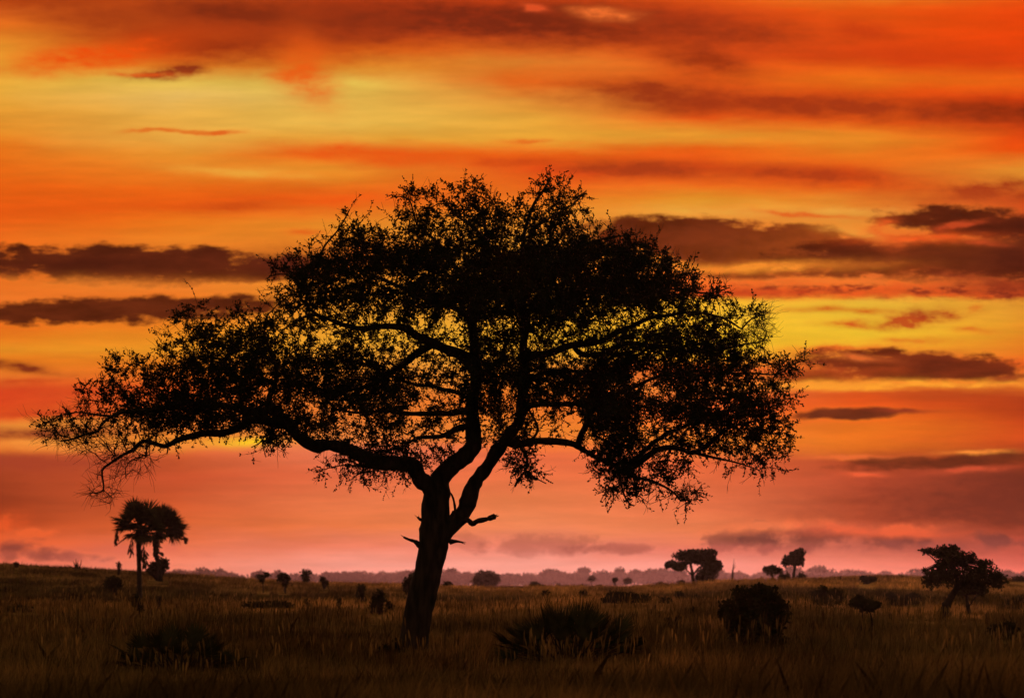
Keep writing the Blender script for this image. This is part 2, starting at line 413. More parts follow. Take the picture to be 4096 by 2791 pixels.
def sticks(geo, a, b, ra, rb, k=4):
    """many straight tapered twigs at once"""
    a = np.asarray(a, float); b = np.asarray(b, float); n = len(a)
    if not n:
        return
    t = norm(b - a)
    ref = np.where(np.abs(t[:, 2:3]) < 0.9, np.array([[0, 0, 1.0]]), np.array([[1.0, 0, 0]]))
    u = norm(np.cross(t, ref)); v = np.cross(t, u)
    ang = np.linspace(0, 2 * math.pi, k, endpoint=False)
    c = np.cos(ang)[None, :, None] * u[:, None, :] + np.sin(ang)[None, :, None] * v[:, None, :]
    A = a[:, None] + np.broadcast_to(np.asarray(ra, float).reshape(-1, 1, 1), (n, 1, 1)) * c
    B = b[:, None] + np.broadcast_to(np.asarray(rb, float).reshape(-1, 1, 1), (n, 1, 1)) * c
    vs = np.concatenate([A, B], 1).reshape(-1, 3)
    i = np.arange(n)[:, None] * 2 * k; j = np.arange(k)[None]; j2 = (j + 1) % k
    geo.add(vs, np.stack([i + j, i + j2, i + k + j2, i + k + j], -1).reshape(-1, 4))


def leaves(geo, o, d, length, width, normal=None):
    """small obovate folded leaves: base o, direction d"""
    n = len(o)
    if not n:
        return
    d = norm(d)
    if normal is None:
        normal = RNG.normal(0, 1, (n, 3))
    b = norm(np.cross(d, normal)); nn = np.cross(b, d)
    L_ = np.broadcast_to(np.asarray(length, float).reshape(-1, 1), (n, 1)); W = np.broadcast_to(np.asarray(width, float).reshape(-1, 1), (n, 1))
    pts = [o, o + d * L_ * .42 + b * W * .42 + nn * W * .12, o + d * L_ * .8 + b * W * .4 + nn * W * .1, o + d * L_,
           o + d * L_ * .8 - b * W * .4 + nn * W * .1, o + d * L_ * .42 - b * W * .42 + nn * W * .12]
    vs = np.stack(pts, 1).reshape(-1, 3)
    i = np.arange(n)[:, None] * 6
    geo.add(vs, np.concatenate([i + np.array([[0, 1, 2, 3]]), i + np.array([[0, 3, 4, 5]])], 0))


# ---------------------------------------------------------------- materials
def material(name, build):
    m = bpy.data.materials.new(name); m.use_nodes = True
    nt = m.node_tree; nt.nodes.clear()
    out = nt.nodes.new('ShaderNodeOutputMaterial')
    build(nt, out)
    return m


def noisy(nt, scale, c0, c1, detail=4, lo=.35, hi=.65, stretch=(1, 1, 1), coords='Object'):
    tc = nt.nodes.new('ShaderNodeTexCoord')
    mp = nt.nodes.new('ShaderNodeMapping'); mp.inputs['Scale'].default_value = stretch
    nt.links.new(tc.outputs[coords], mp.inputs[0])
    nz = nt.nodes.new('ShaderNodeTexNoise'); nz.inputs['Scale'].default_value = scale; nz.inputs['Detail'].default_value = detail
    nt.links.new(mp.outputs[0], nz.inputs['Vector'])
    r = nt.nodes.new('ShaderNodeValToRGB')
    r.color_ramp.elements[0].position = lo; r.color_ramp.elements[0].color = (*c0, 1)
    r.color_ramp.elements[1].position = hi; r.color_ramp.elements[1].color = (*c1, 1)
    nt.links.new(nz.outputs[0], r.inputs[0])
    return r.outputs[0], nz.outputs[0]


def m_bark(nt, out):
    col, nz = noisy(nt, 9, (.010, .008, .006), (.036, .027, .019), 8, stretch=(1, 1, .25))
    p = nt.nodes.new('ShaderNodeBsdfPrincipled'); p.inputs['Roughness'].default_value = .9
    p.inputs['Specular IOR Level'].default_value = .15
    bu = nt.nodes.new('ShaderNodeBump'); bu.inputs['Strength'].default_value = .8; bu.inputs['Distance'].default_value = .05
    nt.links.new(nz, bu.inputs['Height']); nt.links.new(bu.outputs[0], p.inputs['Normal'])
    nt.links.new(col, p.inputs['Base Color']); nt.links.new(p.outputs[0], out.inputs[0])


def leaf_mat(c0, c1, trans, scale=3):
    def f(nt, out):
        col, _ = noisy(nt, scale, c0, c1)
        d = nt.nodes.new('ShaderNodeBsdfDiffuse'); t = nt.nodes.new('ShaderNodeBsdfTranslucent')
        nt.links.new(col, d.inputs[0]); nt.links.new(col, t.inputs[0])
        mx = nt.nodes.new('ShaderNodeMixShader'); mx.inputs[0].default_value = trans
        nt.links.new(d.outputs[0], mx.inputs[1]); nt.links.new(t.outputs[0], mx.inputs[2])
        nt.links.new(mx.outputs[0], out.inputs[0])
    return f


def field_colour(nt):
    """dry, greener and darker patches by place on the ground, with lit strips painted in"""
    g = nt.nodes.new('ShaderNodeNewGeometry')
    def nz(scale, detail, stretch, lo, hi):
        mp = nt.nodes.new('ShaderNodeMapping'); mp.inputs['Scale'].default_value = stretch
        nt.links.new(g.outputs['Position'], mp.inputs[0])
        n = nt.nodes.new('ShaderNodeTexNoise'); n.inputs['Scale'].default_value = scale; n.inputs['Detail'].default_value = detail
        nt.links.new(mp.outputs[0], n.inputs['Vector'])
        mr = nt.nodes.new('ShaderNodeMapRange'); mr.interpolation_type = 'SMOOTHSTEP'
        nt.links.new(n.outputs[0], mr.inputs[0]); mr.inputs[1].default_value = lo; mr.inputs[2].default_value = hi
        return mr.outputs[0]
    def mix(f, a, b):
        n = nt.nodes.new('ShaderNodeMix'); n.data_type = 'RGBA'; nt.links.new(f, n.inputs[0])
        for i, v in ((6, a), (7, b)):
            if isinstance(v, tuple): n.inputs[i].default_value = v
            else: nt.links.new(v, n.inputs[i])
        return n.outputs[2]
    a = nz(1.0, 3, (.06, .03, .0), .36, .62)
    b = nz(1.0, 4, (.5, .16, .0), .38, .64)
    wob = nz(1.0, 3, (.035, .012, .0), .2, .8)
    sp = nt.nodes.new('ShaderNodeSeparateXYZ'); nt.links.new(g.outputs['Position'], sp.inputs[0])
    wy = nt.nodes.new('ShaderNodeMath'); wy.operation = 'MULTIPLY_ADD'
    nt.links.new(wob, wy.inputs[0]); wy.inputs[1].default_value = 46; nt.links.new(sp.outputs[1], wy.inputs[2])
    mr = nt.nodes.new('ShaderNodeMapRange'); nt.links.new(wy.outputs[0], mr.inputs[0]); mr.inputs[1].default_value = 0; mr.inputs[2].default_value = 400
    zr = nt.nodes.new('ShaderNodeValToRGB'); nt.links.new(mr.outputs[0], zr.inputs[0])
    lit_strips = [(0, .45), (90, .5), (125, .3), (150, .9), (186, 1), (206, .1), (255, .1), (280, .85), (345, 1)]  # field strips that catch the low light, painted into the colour by distance
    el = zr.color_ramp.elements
    while len(el) < len(lit_strips):
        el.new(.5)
    for e_, (yy, v) in zip(el, lit_strips):
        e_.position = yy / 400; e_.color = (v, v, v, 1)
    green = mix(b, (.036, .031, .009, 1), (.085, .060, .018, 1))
    lit_straw = mix(b, (.34, .19, .06, 1), (.62, .36, .12, 1))
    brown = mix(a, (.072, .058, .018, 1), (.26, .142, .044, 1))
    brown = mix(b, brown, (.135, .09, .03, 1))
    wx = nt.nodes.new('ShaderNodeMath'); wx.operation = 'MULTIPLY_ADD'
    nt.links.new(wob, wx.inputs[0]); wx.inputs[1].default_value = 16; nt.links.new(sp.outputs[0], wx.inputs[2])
    dry = nt.nodes.new('ShaderNodeMapRange'); dry.interpolation_type = 'SMOOTHSTEP'      # painted lit strips weaken toward the left slope, leaving it dim
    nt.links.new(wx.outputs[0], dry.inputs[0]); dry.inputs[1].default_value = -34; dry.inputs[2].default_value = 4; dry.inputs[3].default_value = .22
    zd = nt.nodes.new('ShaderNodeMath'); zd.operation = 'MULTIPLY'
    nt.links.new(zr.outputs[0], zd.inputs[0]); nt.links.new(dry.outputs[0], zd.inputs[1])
    zone = mix(zd.outputs[0], green, lit_straw)
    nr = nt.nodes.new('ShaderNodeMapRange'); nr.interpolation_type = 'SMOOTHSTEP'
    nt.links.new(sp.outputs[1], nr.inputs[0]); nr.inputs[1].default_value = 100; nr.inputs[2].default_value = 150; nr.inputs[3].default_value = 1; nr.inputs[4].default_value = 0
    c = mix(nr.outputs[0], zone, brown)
    tuft = nz(1.0, 3, (1.6, 1.1, .0), .3, .7)
    tone = nt.nodes.new('ShaderNodeMapRange'); nt.links.new(tuft, tone.inputs[0]); tone.inputs[3].default_value = .4; tone.inputs[4].default_value = 1.6
    wide = nz(1.0, 5, (.16, .055, .0), .32, .68)
    wm = nt.nodes.new('ShaderNodeMath'); wm.operation = 'MULTIPLY_ADD'; nt.links.new(wide, wm.inputs[0]); wm.inputs[1].default_value = 1.25; wm.inputs[2].default_value = .34
    tm = nt.nodes.new('ShaderNodeMath'); tm.operation = 'MULTIPLY'; nt.links.new(tone.outputs[0], tm.inputs[0]); nt.links.new(wm.outputs[0], tm.inputs[1])
    vm = nt.nodes.new('ShaderNodeVectorMath'); vm.operation = 'SCALE'; nt.links.new(c, vm.inputs[0]); nt.links.new(tm.outputs[0], vm.inputs['Scale'])
    c = vm.outputs[0]
    return c


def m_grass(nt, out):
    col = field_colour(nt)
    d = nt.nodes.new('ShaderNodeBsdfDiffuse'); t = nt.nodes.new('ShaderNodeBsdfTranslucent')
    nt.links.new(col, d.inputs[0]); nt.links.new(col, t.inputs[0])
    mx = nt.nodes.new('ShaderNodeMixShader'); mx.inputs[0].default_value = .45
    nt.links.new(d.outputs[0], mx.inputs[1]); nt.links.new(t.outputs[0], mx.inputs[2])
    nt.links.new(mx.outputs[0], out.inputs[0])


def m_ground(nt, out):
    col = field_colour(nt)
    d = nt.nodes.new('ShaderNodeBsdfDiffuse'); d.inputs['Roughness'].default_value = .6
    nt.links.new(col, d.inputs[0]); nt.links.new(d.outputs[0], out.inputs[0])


BARK = material('bark', m_bark)
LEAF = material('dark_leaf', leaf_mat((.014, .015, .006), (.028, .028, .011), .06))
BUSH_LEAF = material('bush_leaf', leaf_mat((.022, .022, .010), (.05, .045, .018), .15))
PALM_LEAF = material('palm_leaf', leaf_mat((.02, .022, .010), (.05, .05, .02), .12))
DEAD_LEAF = material('dead_frond_leaf', leaf_mat((.04, .028, .016), (.09, .06, .03), .15))
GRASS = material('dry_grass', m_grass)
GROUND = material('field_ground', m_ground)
FAR_LEAF = material('far_woodland_leaf', leaf_mat((.02, .02, .012), (.04, .036, .02), .1, .2))

# ---------------------------------------------------------------- the ground
RIDGE_X = [-3000, -800, 0, 300, 560, 720, 1000, 1250, 1500, 2000, 2500, 2800, 3000, 3300, 3500, 3800, 4096, 4800, 7000]
RIDGE_Y = [2230, 2240, 2260, 2276, 2290, 2302, 2322, 2334, 2340, 2354, 2350, 2336, 2326, 2314, 2310, 2314, 2322, 2330, 2330]
NEAR_X = [-3000, 0, 900, 1400, 2000, 2500, 3200, 3600, 4096, 7000]
NEAR_Y = [2420, 2420, 2440, 2440, 2440, 2412, 2428, 2445, 2460, 2460]


def ground_z(x, y):
    x = np.asarray(x, float); y = np.asarray(y, float)
    yy = np.maximum(y, 20.0)
    px = CX + F * x / yy
    zr = CAM_Z + (HY - np.interp(px, RIDGE_X, RIDGE_Y)) / F * 320
    zn = CAM_Z + (HY - np.interp(px, NEAR_X, NEAR_Y)) / F * 150
    rows_d = np.array([-100, 60, 80, 150, 195, 320, 400, 560, 800, 1800, 5000.])
    zero = np.zeros_like(x)
    rows = [zero, zero, zero + .02, zn, zn * .55 + zr * .12, zr, zr - .9, zero - 1.6, zero - 2.2, zero - 2.2, zero - 2.2]
    z = zero.copy()
    for i in range(len(rows_d) - 1):
        t = (y - rows_d[i]) / (rows_d[i + 1] - rows_d[i])
        m = (t >= 0) & (t < 1)
        s = t if rows_d[i + 1] > 330 else t * t * (3 - 2 * t) * .6 + t * .4
        z = np.where(m, rows[i] * (1 - s) + rows[i + 1] * s, z)
    bump = .05 * np.sin(x * .9 + y * .31) * np.sin(y * .23 + 1.3) + .09 * np.sin(x * .11 + 2) * np.sin(y * .05)
    return z + bump * np.clip((y - 20) / 40, 0, 1) * np.clip((600 - y) / 200, 0, 1)


def hit(px, py, lo=45, hi=330):
    """distance at which the ground shows at this photograph pixel"""
    d = np.linspace(lo, hi, 3000)
    x = (px - CX) / F * d
    zz = CAM_Z + (HY - py) / F * d
    g = ground_z(x, d)
    k = np.nonzero(g >= zz)[0]
    return float(d[k[0]]) if len(k) else float(hi)


def build_ground():
    ys = np.concatenate([np.linspace(-60, 40, 12), np.linspace(45, 420, 170), np.linspace(430, 900, 30), np.linspace(950, 3400, 30)])
    xs = np.concatenate([np.linspace(-1500, -170, 24), np.linspace(-160, 160, 150), np.linspace(170, 1500, 24)])
    XX, YY = np.meshgrid(xs, ys)
    Z = ground_z(XX, YY)
    v = np.stack([XX, YY, Z], -1).reshape(-1, 3)
    nx = len(xs)
    i = np.arange(len(ys) - 1)[:, None] * nx + np.arange(nx - 1)[None]
    q = np.stack([i, i + 1, i + nx + 1, i + nx], -1).reshape(-1, 4)
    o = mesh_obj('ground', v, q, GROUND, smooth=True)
    o['kind'] = 'structure'
    o['label'] = 'dim grassy savanna rising to a low ridge on one side'


build_ground()


# ---------------------------------------------------------------- the big tree
M_PX = TREE_D / F      # metres per photograph pixel at the tree


def vpoly(pts):
    return np.array(pts, float) * (4096 / 2324)


OUTLINE = vpoly([(132, 935), (158, 888), (215, 850), (235, 812), (262, 795), (300, 805), (340, 800), (368, 765), (385, 725), (402, 690), (425, 708), (460, 678), (480, 704),
                 (510, 718), (540, 688), (562, 708), (606, 702), (620, 662), (640, 628), (592, 607), (610, 577), (660, 582), (700, 552), (742, 552), (762, 515), (790, 478),
                 (802, 482), (830, 504), (868, 508), (898, 472), (905, 432), (960, 416), (1000, 432), (1040, 412), (1072, 406), (1100, 432), (1150, 441), (1188, 432),
                 (1196, 402), (1250, 395), (1290, 412), (1330, 432), (1322, 470), (1348, 512), (1372, 522), (1420, 520), (1472, 536), (1500, 562), (1542, 592), (1600, 628),
                 (1658, 650), (1652, 680), (1712, 690), (1728, 740), (1700, 775), (1770, 802), (1828, 812), (1818, 838), (1782, 880), (1812, 900), (1800, 940), (1805, 980),
                 (1788, 1030), (1770, 1072), (1720, 1083), (1660, 1062), (1600, 1050), (1560, 1068), (1606, 1135), (1560, 1148), (1500, 1120), (1440, 1138), (1400, 1140),
                 (1335, 1098), (1345, 1062), (1322, 1030), (1300, 985), (1235, 985), (1215, 1015), (1232, 1085), (1190, 1105), (1152, 1078), (1140, 1040), (1100, 1000),
                 (1050, 1000), (1030, 1040), (960, 1070), (935, 1098), (890, 1085), (820, 1098), (780, 1085), (705, 1085), (705, 1062), (755, 1048), (718, 1005), (660, 1000), (640, 1028),
                 (595, 1035), (590, 985), (555, 970), (500, 1005), (430, 990), (380, 1018), (340, 1005), (200, 1000), (152, 985), (200, 955)])
# foliage density: ellipses in photograph pixels (cx, cy, rx, ry, density)
DENSE = [(1600, 1110, 380, 110, 1.5), (2320, 1120, 360, 130, 2.4), (2050, 1180, 330, 130, 2.0), (1800, 1060, 250, 90, 1.7), (2560, 1090, 180, 110, 1.6),
         (1150, 1480, 330, 140, 1.35), (900, 1560, 260, 110, 1.3), (760, 1640, 240, 70, 1.4), (1000, 1700, 200, 60, 1.6), (1420, 1560, 200, 70, 1.5),
         (2440, 1640, 110, 210, 2.0), (2440, 1480, 170, 110, 1.6), (2800, 1420, 170, 120, 1.4), (2820, 1640, 190, 70, 1.6), (2640, 1420, 160, 110, 1.4),
         (2970, 1650, 130, 80, 1.3), (1500, 1000, 120, 80, 1.2), (1980, 900, 160, 90, .95), (2240, 880, 110, 80, .95), (1360, 1160, 160, 90, 1.3),
         (1980, 1480, 120, 170, 1.3), (2200, 1520, 130, 80, 1.3), (1560, 1900, 110, 60, 1.1), (2130, 1850, 60, 90, 1.1), (2470, 1930, 110, 60, 1.1), (1380, 1680, 180, 50, 1.1)]
THIN = [(1550, 1125, 60, 40, 0.57), (1790, 1255, 45, 40, 0.26), (1815, 1330, 60, 90, 0.46), (1985, 1300, 75, 45, 0.49), (1730, 1590, 120, 90, 0.49),
        (1550, 1365, 140, 45, 0.28), (1240, 1330, 170, 75, 0.46), (1735, 1445, 75, 40, 0.54), (1140, 1598, 130, 22, 0.26), (1420, 1705, 90, 40, 0.31),
        (1420, 1760, 150, 55, 0.46), (1725, 1775, 115, 55, 0.37), (2240, 1685, 95, 70, 0.25), (2650, 1730, 105, 65, 0.43), (2590, 1530, 85, 35, 0.49),
        (2525, 1280, 110, 45, 0.53), (2250, 1440, 130, 40, 0.49), (2340, 1400, 120, 35, 0.42), (2380, 1770, 35, 35, 0.19), (2310, 1850, 70, 40, 0.00),
        (2700, 1860, 120, 45, 0.57), (2100, 950, 80, 50, 0.65), (1760, 930, 60, 45, 0.49), (1650, 960, 60, 50, 0.73), (2160, 1720, 50, 90, 0.49), (2120, 1360, 80, 40, 0.57),
        (330, 1690, 200, 90, 0.80), (500, 1780, 260, 60, 0.80), (1330, 1270, 80, 50, 0.57), (2960, 1290, 110, 60, 0.80), (3120, 1420, 120, 60, 0.80)]
BARE = [(240, 1700, 230, 120, .32), (500, 1815, 340, 70, .12), (430, 1900, 230, 140, .0), (3040, 1310, 80, 90, .08), (1290, 920, 60, 90, .5)]


def in_poly(px, py, poly):
    x, y = poly[:, 0], poly[:, 1]
    x2, y2 = np.roll(x, -1), np.roll(y, -1)
    c = np.zeros(len(px), bool)
    for a, b, c_, d in zip(x, y, x2, y2):
        if b == d:
            continue
        m = ((b > py) != (d > py)) & (px < (c_ - a) * (py - b) / (d - b) + a)
        c ^= m
    return c


HANGING = [(430, 1880, 90, 100, 26), (540, 1850, 110, 70, 28), (395, 1965, 70, 45, 16), (250, 1690, 120, 70, 46), (300, 1760, 90, 40, 26), (470, 1780, 130, 50, 30), (3040, 1290, 50, 60, 24), (3020, 1360, 60, 40, 20)]


def poly_distance(px, py, poly):
    best = np.full(len(px), 1e9)
    for (ax, ay), (bx, by) in zip(poly, np.roll(poly, -1, 0)):
        ex, ey = bx - ax, by - ay
        t = np.clip(((px - ax) * ex + (py - ay) * ey) / max(ex * ex + ey * ey, 1e-6), 0, 1)
        best = np.minimum(best, np.hypot(px - ax - t * ex, py - ay - t * ey))
    return best


def crown_density(px, py):
    d = np.full(len(px), .62)
    for (cx, cyy, rx, ry, v) in DENSE:
        r = ((px - cx) / rx) ** 2 + ((py - cyy) / ry) ** 2
        w = np.clip(1.6 - r, 0, 1) ** .7
        d = np.maximum(d, d * (1 - w) + v * w)
    for (cx, cyy, rx, ry, v) in THIN:
        r = ((px - cx) / rx) ** 2 + ((py - cyy) / ry) ** 2
        w = np.clip((1.3 - r) * 1.6, 0, 1)
        d = d * (1 - w) + np.minimum(d, v) * w
    return np.where(in_poly(px, py, OUTLINE), d, 0)


def leafiness(px, py):
    l = np.ones(len(px))
    for (cx, cyy, rx, ry, v) in BARE:
        r = ((px - cx) / rx) ** 2 + ((py - cyy) / ry) ** 2
        w = np.clip((1.4 - r) * 1.4, 0, 1)
        l = l * (1 - w) + v * w
    return l


# limbs: points (photograph pixels), diameters (pixels, first and last), depth offset in metres (first, last)
TRUNK = [((1634, 2700), 200), ((1652, 2610), 126), ((1664, 2500), 110), ((1688, 2380), 113), ((1712, 2280), 110), ((1729, 2200), 116), ((1740, 2120), 124), ((1742, 2060), 112), ((1744, 2000), 108), ((1750, 1960), 108)]
LIMBS = [
    # name, points, d0, d1, y0, y1
    ([(1750, 1980), (1778, 1905), (1820, 1868), (1858, 1822), (1880, 1774), (1888, 1725), (1894, 1600), (1896, 1533), (1895, 1375), (1896, 1300), (1912, 1234), (1940, 1100), (1948, 1000), (1942, 900), (1930, 830)], 96, 12, 0, .4),
    ([(1752, 2150), (1800, 2120), (1830, 2085), (1862, 2040), (1903, 1947), (1939, 1878), (1979, 1808), (2025, 1740), (2075, 1690), (2092, 1600), (2094, 1400), (2095, 1250), (2096, 1100), (2090, 980), (2104, 893), (2139, 810), (2174, 761), (2201, 712)], 86, 8, 0, -.8),
    ([(1748, 1990), (1712, 1942), (1687, 1905), (1649, 1866), (1586, 1850), (1498, 1843), (1410, 1800), (1322, 1781), (1251, 1782), (1198, 1748), (1146, 1692), (1100, 1645), (1072, 1620)], 78, 40, 0, -2.2),
    ([(1085, 1630), (1060, 1640), (984, 1637), (880, 1622), (794, 1618), (668, 1624), (567, 1640), (504, 1649), (441, 1674), (409, 1700), (390, 1725), (346, 1738), (302, 1757), (245, 1769)], 34, 6, -2.2, -3.2),
    ([(1150, 1695), (1072, 1690), (1015, 1681), (952, 1706), (889, 1731), (813, 1733), (731, 1757), (671, 1785), (624, 1769), (567, 1760), (536, 1794), (479, 1826), (435, 1858), (409, 1883), (412, 1959), (353, 1974)], 44, 4, -1.9, -.6),
    ([(1075, 1625), (1082, 1590), (1092, 1540), (1100, 1470), (1080, 1400), (1060, 1330)], 26, 6, -2.2, -3.4),
    ([(467, 1664), (434, 1662), (403, 1660), (352, 1652), (302, 1649), (251, 1662), (201, 1681), (176, 1709)], 9, 3, -3.0, -3.4),
    ([(610, 1768), (586, 1794), (580, 1820), (529, 1839), (504, 1870), (504, 1914)], 7, 3, -1.2, -.8),
    ([(410, 1959), (430, 1975), (452, 1996), (440, 2012)], 5, 2, -.6, -.5),
    ([(1896, 1470), (1868, 1435), (1778, 1400), (1694, 1351), (1625, 1317), (1556, 1303), (1458, 1317), (1370, 1300), (1250, 1261), (1174, 1289), (1125, 1324)], 58, 6, 0, -2.0),
    ([(1730, 1375), (1667, 1410), (1625, 1449), (1576, 1483), (1486, 1539), (1389, 1553), (1300, 1560)], 38, 10, .2, 1.8),
    ([(1300, 1285), (1220, 1215), (1250, 1122), (1243, 1074), (1278, 1025), (1299, 983), (1347, 928), (1389, 858), (1396, 837)], 16, 5, -1.5, -1.2),
    ([(1240, 1235), (1180, 1178), (1132, 1199), (1069, 1261)], 9, 3, -1.4, -1.8),
    ([(1208, 1150), (1194, 1136), (1153, 1101), (1104, 1098), (1062, 1115)], 8, 3, -1.4, -1.6),
    ([(1896, 1330), (1868, 1270), (1820, 1226), (1771, 1212), (1700, 1190), (1600, 1150), (1480, 1100), (1400, 1040)], 34, 8, 0, 2.6),
    ([(1920, 1180), (1860, 1100), (1790, 1040), (1771, 1011), (1750, 969), (1722, 942), (1667, 900), (1640, 810), (1611, 789), (1569, 785)], 24, 4, .2, .9),
    ([(1945, 1070), (1951, 1011), (1924, 949), (1875, 900), (1812, 851), (1785, 820), (1750, 817)], 20, 5, .4, -1.6),
    ([(1940, 1120), (1990, 1020), (2010, 930), (1990, 850), (1960, 790)], 16, 5, .3, 2.2),
    ([(2096, 1080), (2125, 935), (2188, 879), (2250, 844), (2299, 810), (2347, 761)], 18, 4, -.6, .8),
    ([(2095, 1180), (2180, 1080), (2290, 1000), (2420, 950), (2540, 940)], 26, 5, -.5, -2.0),
    ([(2095, 1260), (2220, 1190), (2380, 1140), (2540, 1130), (2700, 1160), (2850, 1170), (2920, 1150)], 28, 4, -.4, 1.2),
    ([(2094, 1440), (2135, 1422), (2208, 1407), (2292, 1386), (2389, 1372), (2444, 1344), (2514, 1313), (2620, 1270), (2760, 1250), (2890, 1270), (2965, 1317)], 36, 6, -.4, -2.0),
    ([(2965, 1317), (2986, 1289), (3021, 1265), (3056, 1261), (3083, 1240)], 8, 3, -2., -2.1),
    ([(2300, 1395), (2333, 1421), (2417, 1400), (2500, 1375), (2620, 1380), (2760, 1400), (2896, 1393), (2972, 1376), (3049, 1362), (3069, 1324)], 22, 5, -.8, .8),
    ([(2093, 1660), (2118, 1624), (2208, 1612), (2299, 1619), (2370, 1600), (2500, 1560), (2650, 1500), (2800, 1480), (2868, 1483), (3000, 1490), (3111, 1494), (3180, 1455), (3236, 1435)], 24, 4, -.4, -1.5),
    ([(2015, 1760), (2060, 1778), (2100, 1777), (2167, 1769), (2245, 1769), (2301, 1777), (2332, 1803), (2379, 1829), (2436, 1849), (2477, 1875), (2513, 1896), (2549, 1906), (2596, 1921), (2658, 1947), (2694, 1968), (2725, 2004)], 40, 6, 0, -2.6),
    ([(2310, 1790), (2317, 1772), (2327, 1736), (2348, 1689), (2380, 1600), (2400, 1500), (2420, 1430)], 30, 10, -.6, .6),
    ([(2490, 1885), (2513, 1880), (2565, 1834), (2616, 1803), (2683, 1795), (2745, 1803), (2771, 1808), (2849, 1767), (2900, 1720), (2967, 1694), (3080, 1670)], 32, 5, -1.4, -.8),
    ([(2480, 1876), (2540, 1830), (2565, 1823), (2616, 1772), (2668, 1736), (2720, 1710), (2790, 1680), (2900, 1640), (3050, 1600)], 24, 5, -1.3, -3.0),
    ([(2771, 1808), (2860, 1830), (2950, 1850), (3040, 1880)], 14, 4, -1.2, -1.6),
    ([(2477, 1880), (2482, 1930), (2500, 1985), (2520, 2012), (2538, 2020)], 11, 6, -1.4, -1.2),
    ([(2500, 1985), (2540, 1976), (2580, 2000), (2600, 2015)], 6, 2.5, -1.3, -1.4),
    ([(2080, 1780), (2105, 1830), (2104, 1878), (2076, 1912), (2059, 1947)], 15, 8, 0, -1.0),
    ([(2104, 1885), (2146, 1912), (2184, 1933)], 8, 4, -.7, -.9),
    ([(1888, 1700), (1820, 1718), (1760, 1745), (1680, 1750), (1600, 1790), (1520, 1800)], 30, 6, 0, 2.0),
    ([(1895, 1640), (1800, 1650), (1700, 1655), (1560, 1640), (1440, 1650), (1350, 1640)], 32, 8, 0, -2.2),
    ([(1895, 1600), (1800, 1560), (1640, 1530), (1500, 1470), (1380, 1440)], 22, 6, 0, 3.2),
    ([(1895, 1560), (1930, 1500), (2000, 1430), (2060, 1300), (2100, 1250)], 22, 8, 0, 3.0),
    ([(2093, 1560), (2160, 1500), (2260, 1480), (2380, 1500), (2500, 1450), (2650, 1440)], 22, 6, -.4, 3.0),
    ([(1590, 1850), (1530, 1870), (1440, 1862), (1360, 1860), (1280, 1880)], 12, 3, -.4, -1.4),
    ([(1500, 1845), (1440, 1890), (1400, 1920)], 9, 3, -.5, .6),
    ([(2120, 1775), (2150, 1720), (2140, 1680), (2118, 1640), (2110, 1580)], 12, 8, 0, -.6),
    ([(1145, 1700), (1080, 1722), (1040, 1770), (1005, 1790)], 9, 4, -1.9, -1.6),
    ([(671, 1786), (670, 1800), (666, 1816)], 6, 5, -1.5, -1.5),
    ([(1774, 2108), (1806, 2079), (1819, 2051), (1812, 1989), (1802, 1968)], 15, 7, -.1, -.3),
]
STUBS = [([(1830, 2085), (1868, 2079), (1889, 2093), (1910, 2083), (1944, 2076), (1979, 2065)], [26, 24, 22, 20, 19, 24], -.1, -.5),
         ([(1700, 2205), (1670, 2173), (1656, 2163), (1632, 2156), (1615, 2147)], [34, 20, 14, 11, 9], 0, -.3),
         ([(1800, 2166), (1826, 2164), (1849, 2168)], [22, 12, 9], 0, -.1),
         ([(1705, 2085), (1680, 2076), (1672, 2068)], [22, 12, 9], 0, -.1)]


def limb_points(pts, y0, y1):
    pts = np.array(pts, float)
    s = np.concatenate([[0], np.cumsum(np.linalg.norm(np.diff(pts, axis=0), axis=1))])
    t = s / s[-1]
    return np.array([at(px, py, TREE_D + y0 + (y1 - y0) * tt) for (px, py), tt in zip(pts, t)]), t


def colonise(nodes, att, D=.13, kill=.17, influence=.75, iters=90):
    parent = list(range(-len(nodes), 0)); parent = [-1] * len(nodes)
    P = np.array(nodes)
    n0 = len(P)
    near = np.zeros(len(att), int); dist = np.full(len(att), 1e9)
    for s in range(0, n0, 400):
        dd = np.linalg.norm(att[:, None] - P[None, s:s + 400], axis=2)
        k = dd.argmin(1); m = dd[np.arange(len(att)), k]
        up = m < dist; near[up] = k[up] + s; dist[up] = m[up]
    alive = np.ones(len(att), bool); killer = np.full(len(att), -1)
    chunks = [P]; par = [np.full(n0, -1)]
    allP = P
    for it in range(iters):
        k = alive & (dist < kill)
        killer[k] = near[k]; alive[k] = False
        inf = influence
        act = alive & (dist < inf)
        if not act.any():
            break
        idx = near[act]
        vec = norm(att[act] - allP[idx])
        u, inv = np.unique(idx, return_inverse=True)
        acc = np.zeros((len(u), 3)); np.add.at(acc, inv, vec)
        dirs = norm(norm(acc) + RNG.normal(0, .22, (len(u), 3)))
        new = allP[u] + dirs * D
        base = len(allP)
        allP = np.vstack([allP, new]); par.append(u)
        for s in range(0, len(new), 300):
            sub = new[s:s + 300]
            al = np.nonzero(alive)[0]
            dd = np.linalg.norm(att[al][:, None] - sub[None], axis=2)
            kk = dd.argmin(1); m = dd[np.arange(len(al)), kk]
            up = m < dist[al]
            near[al[up]] = kk[up] + s + base; dist[al[up]] = m[up]
    return allP, np.concatenate(par), killer, n0


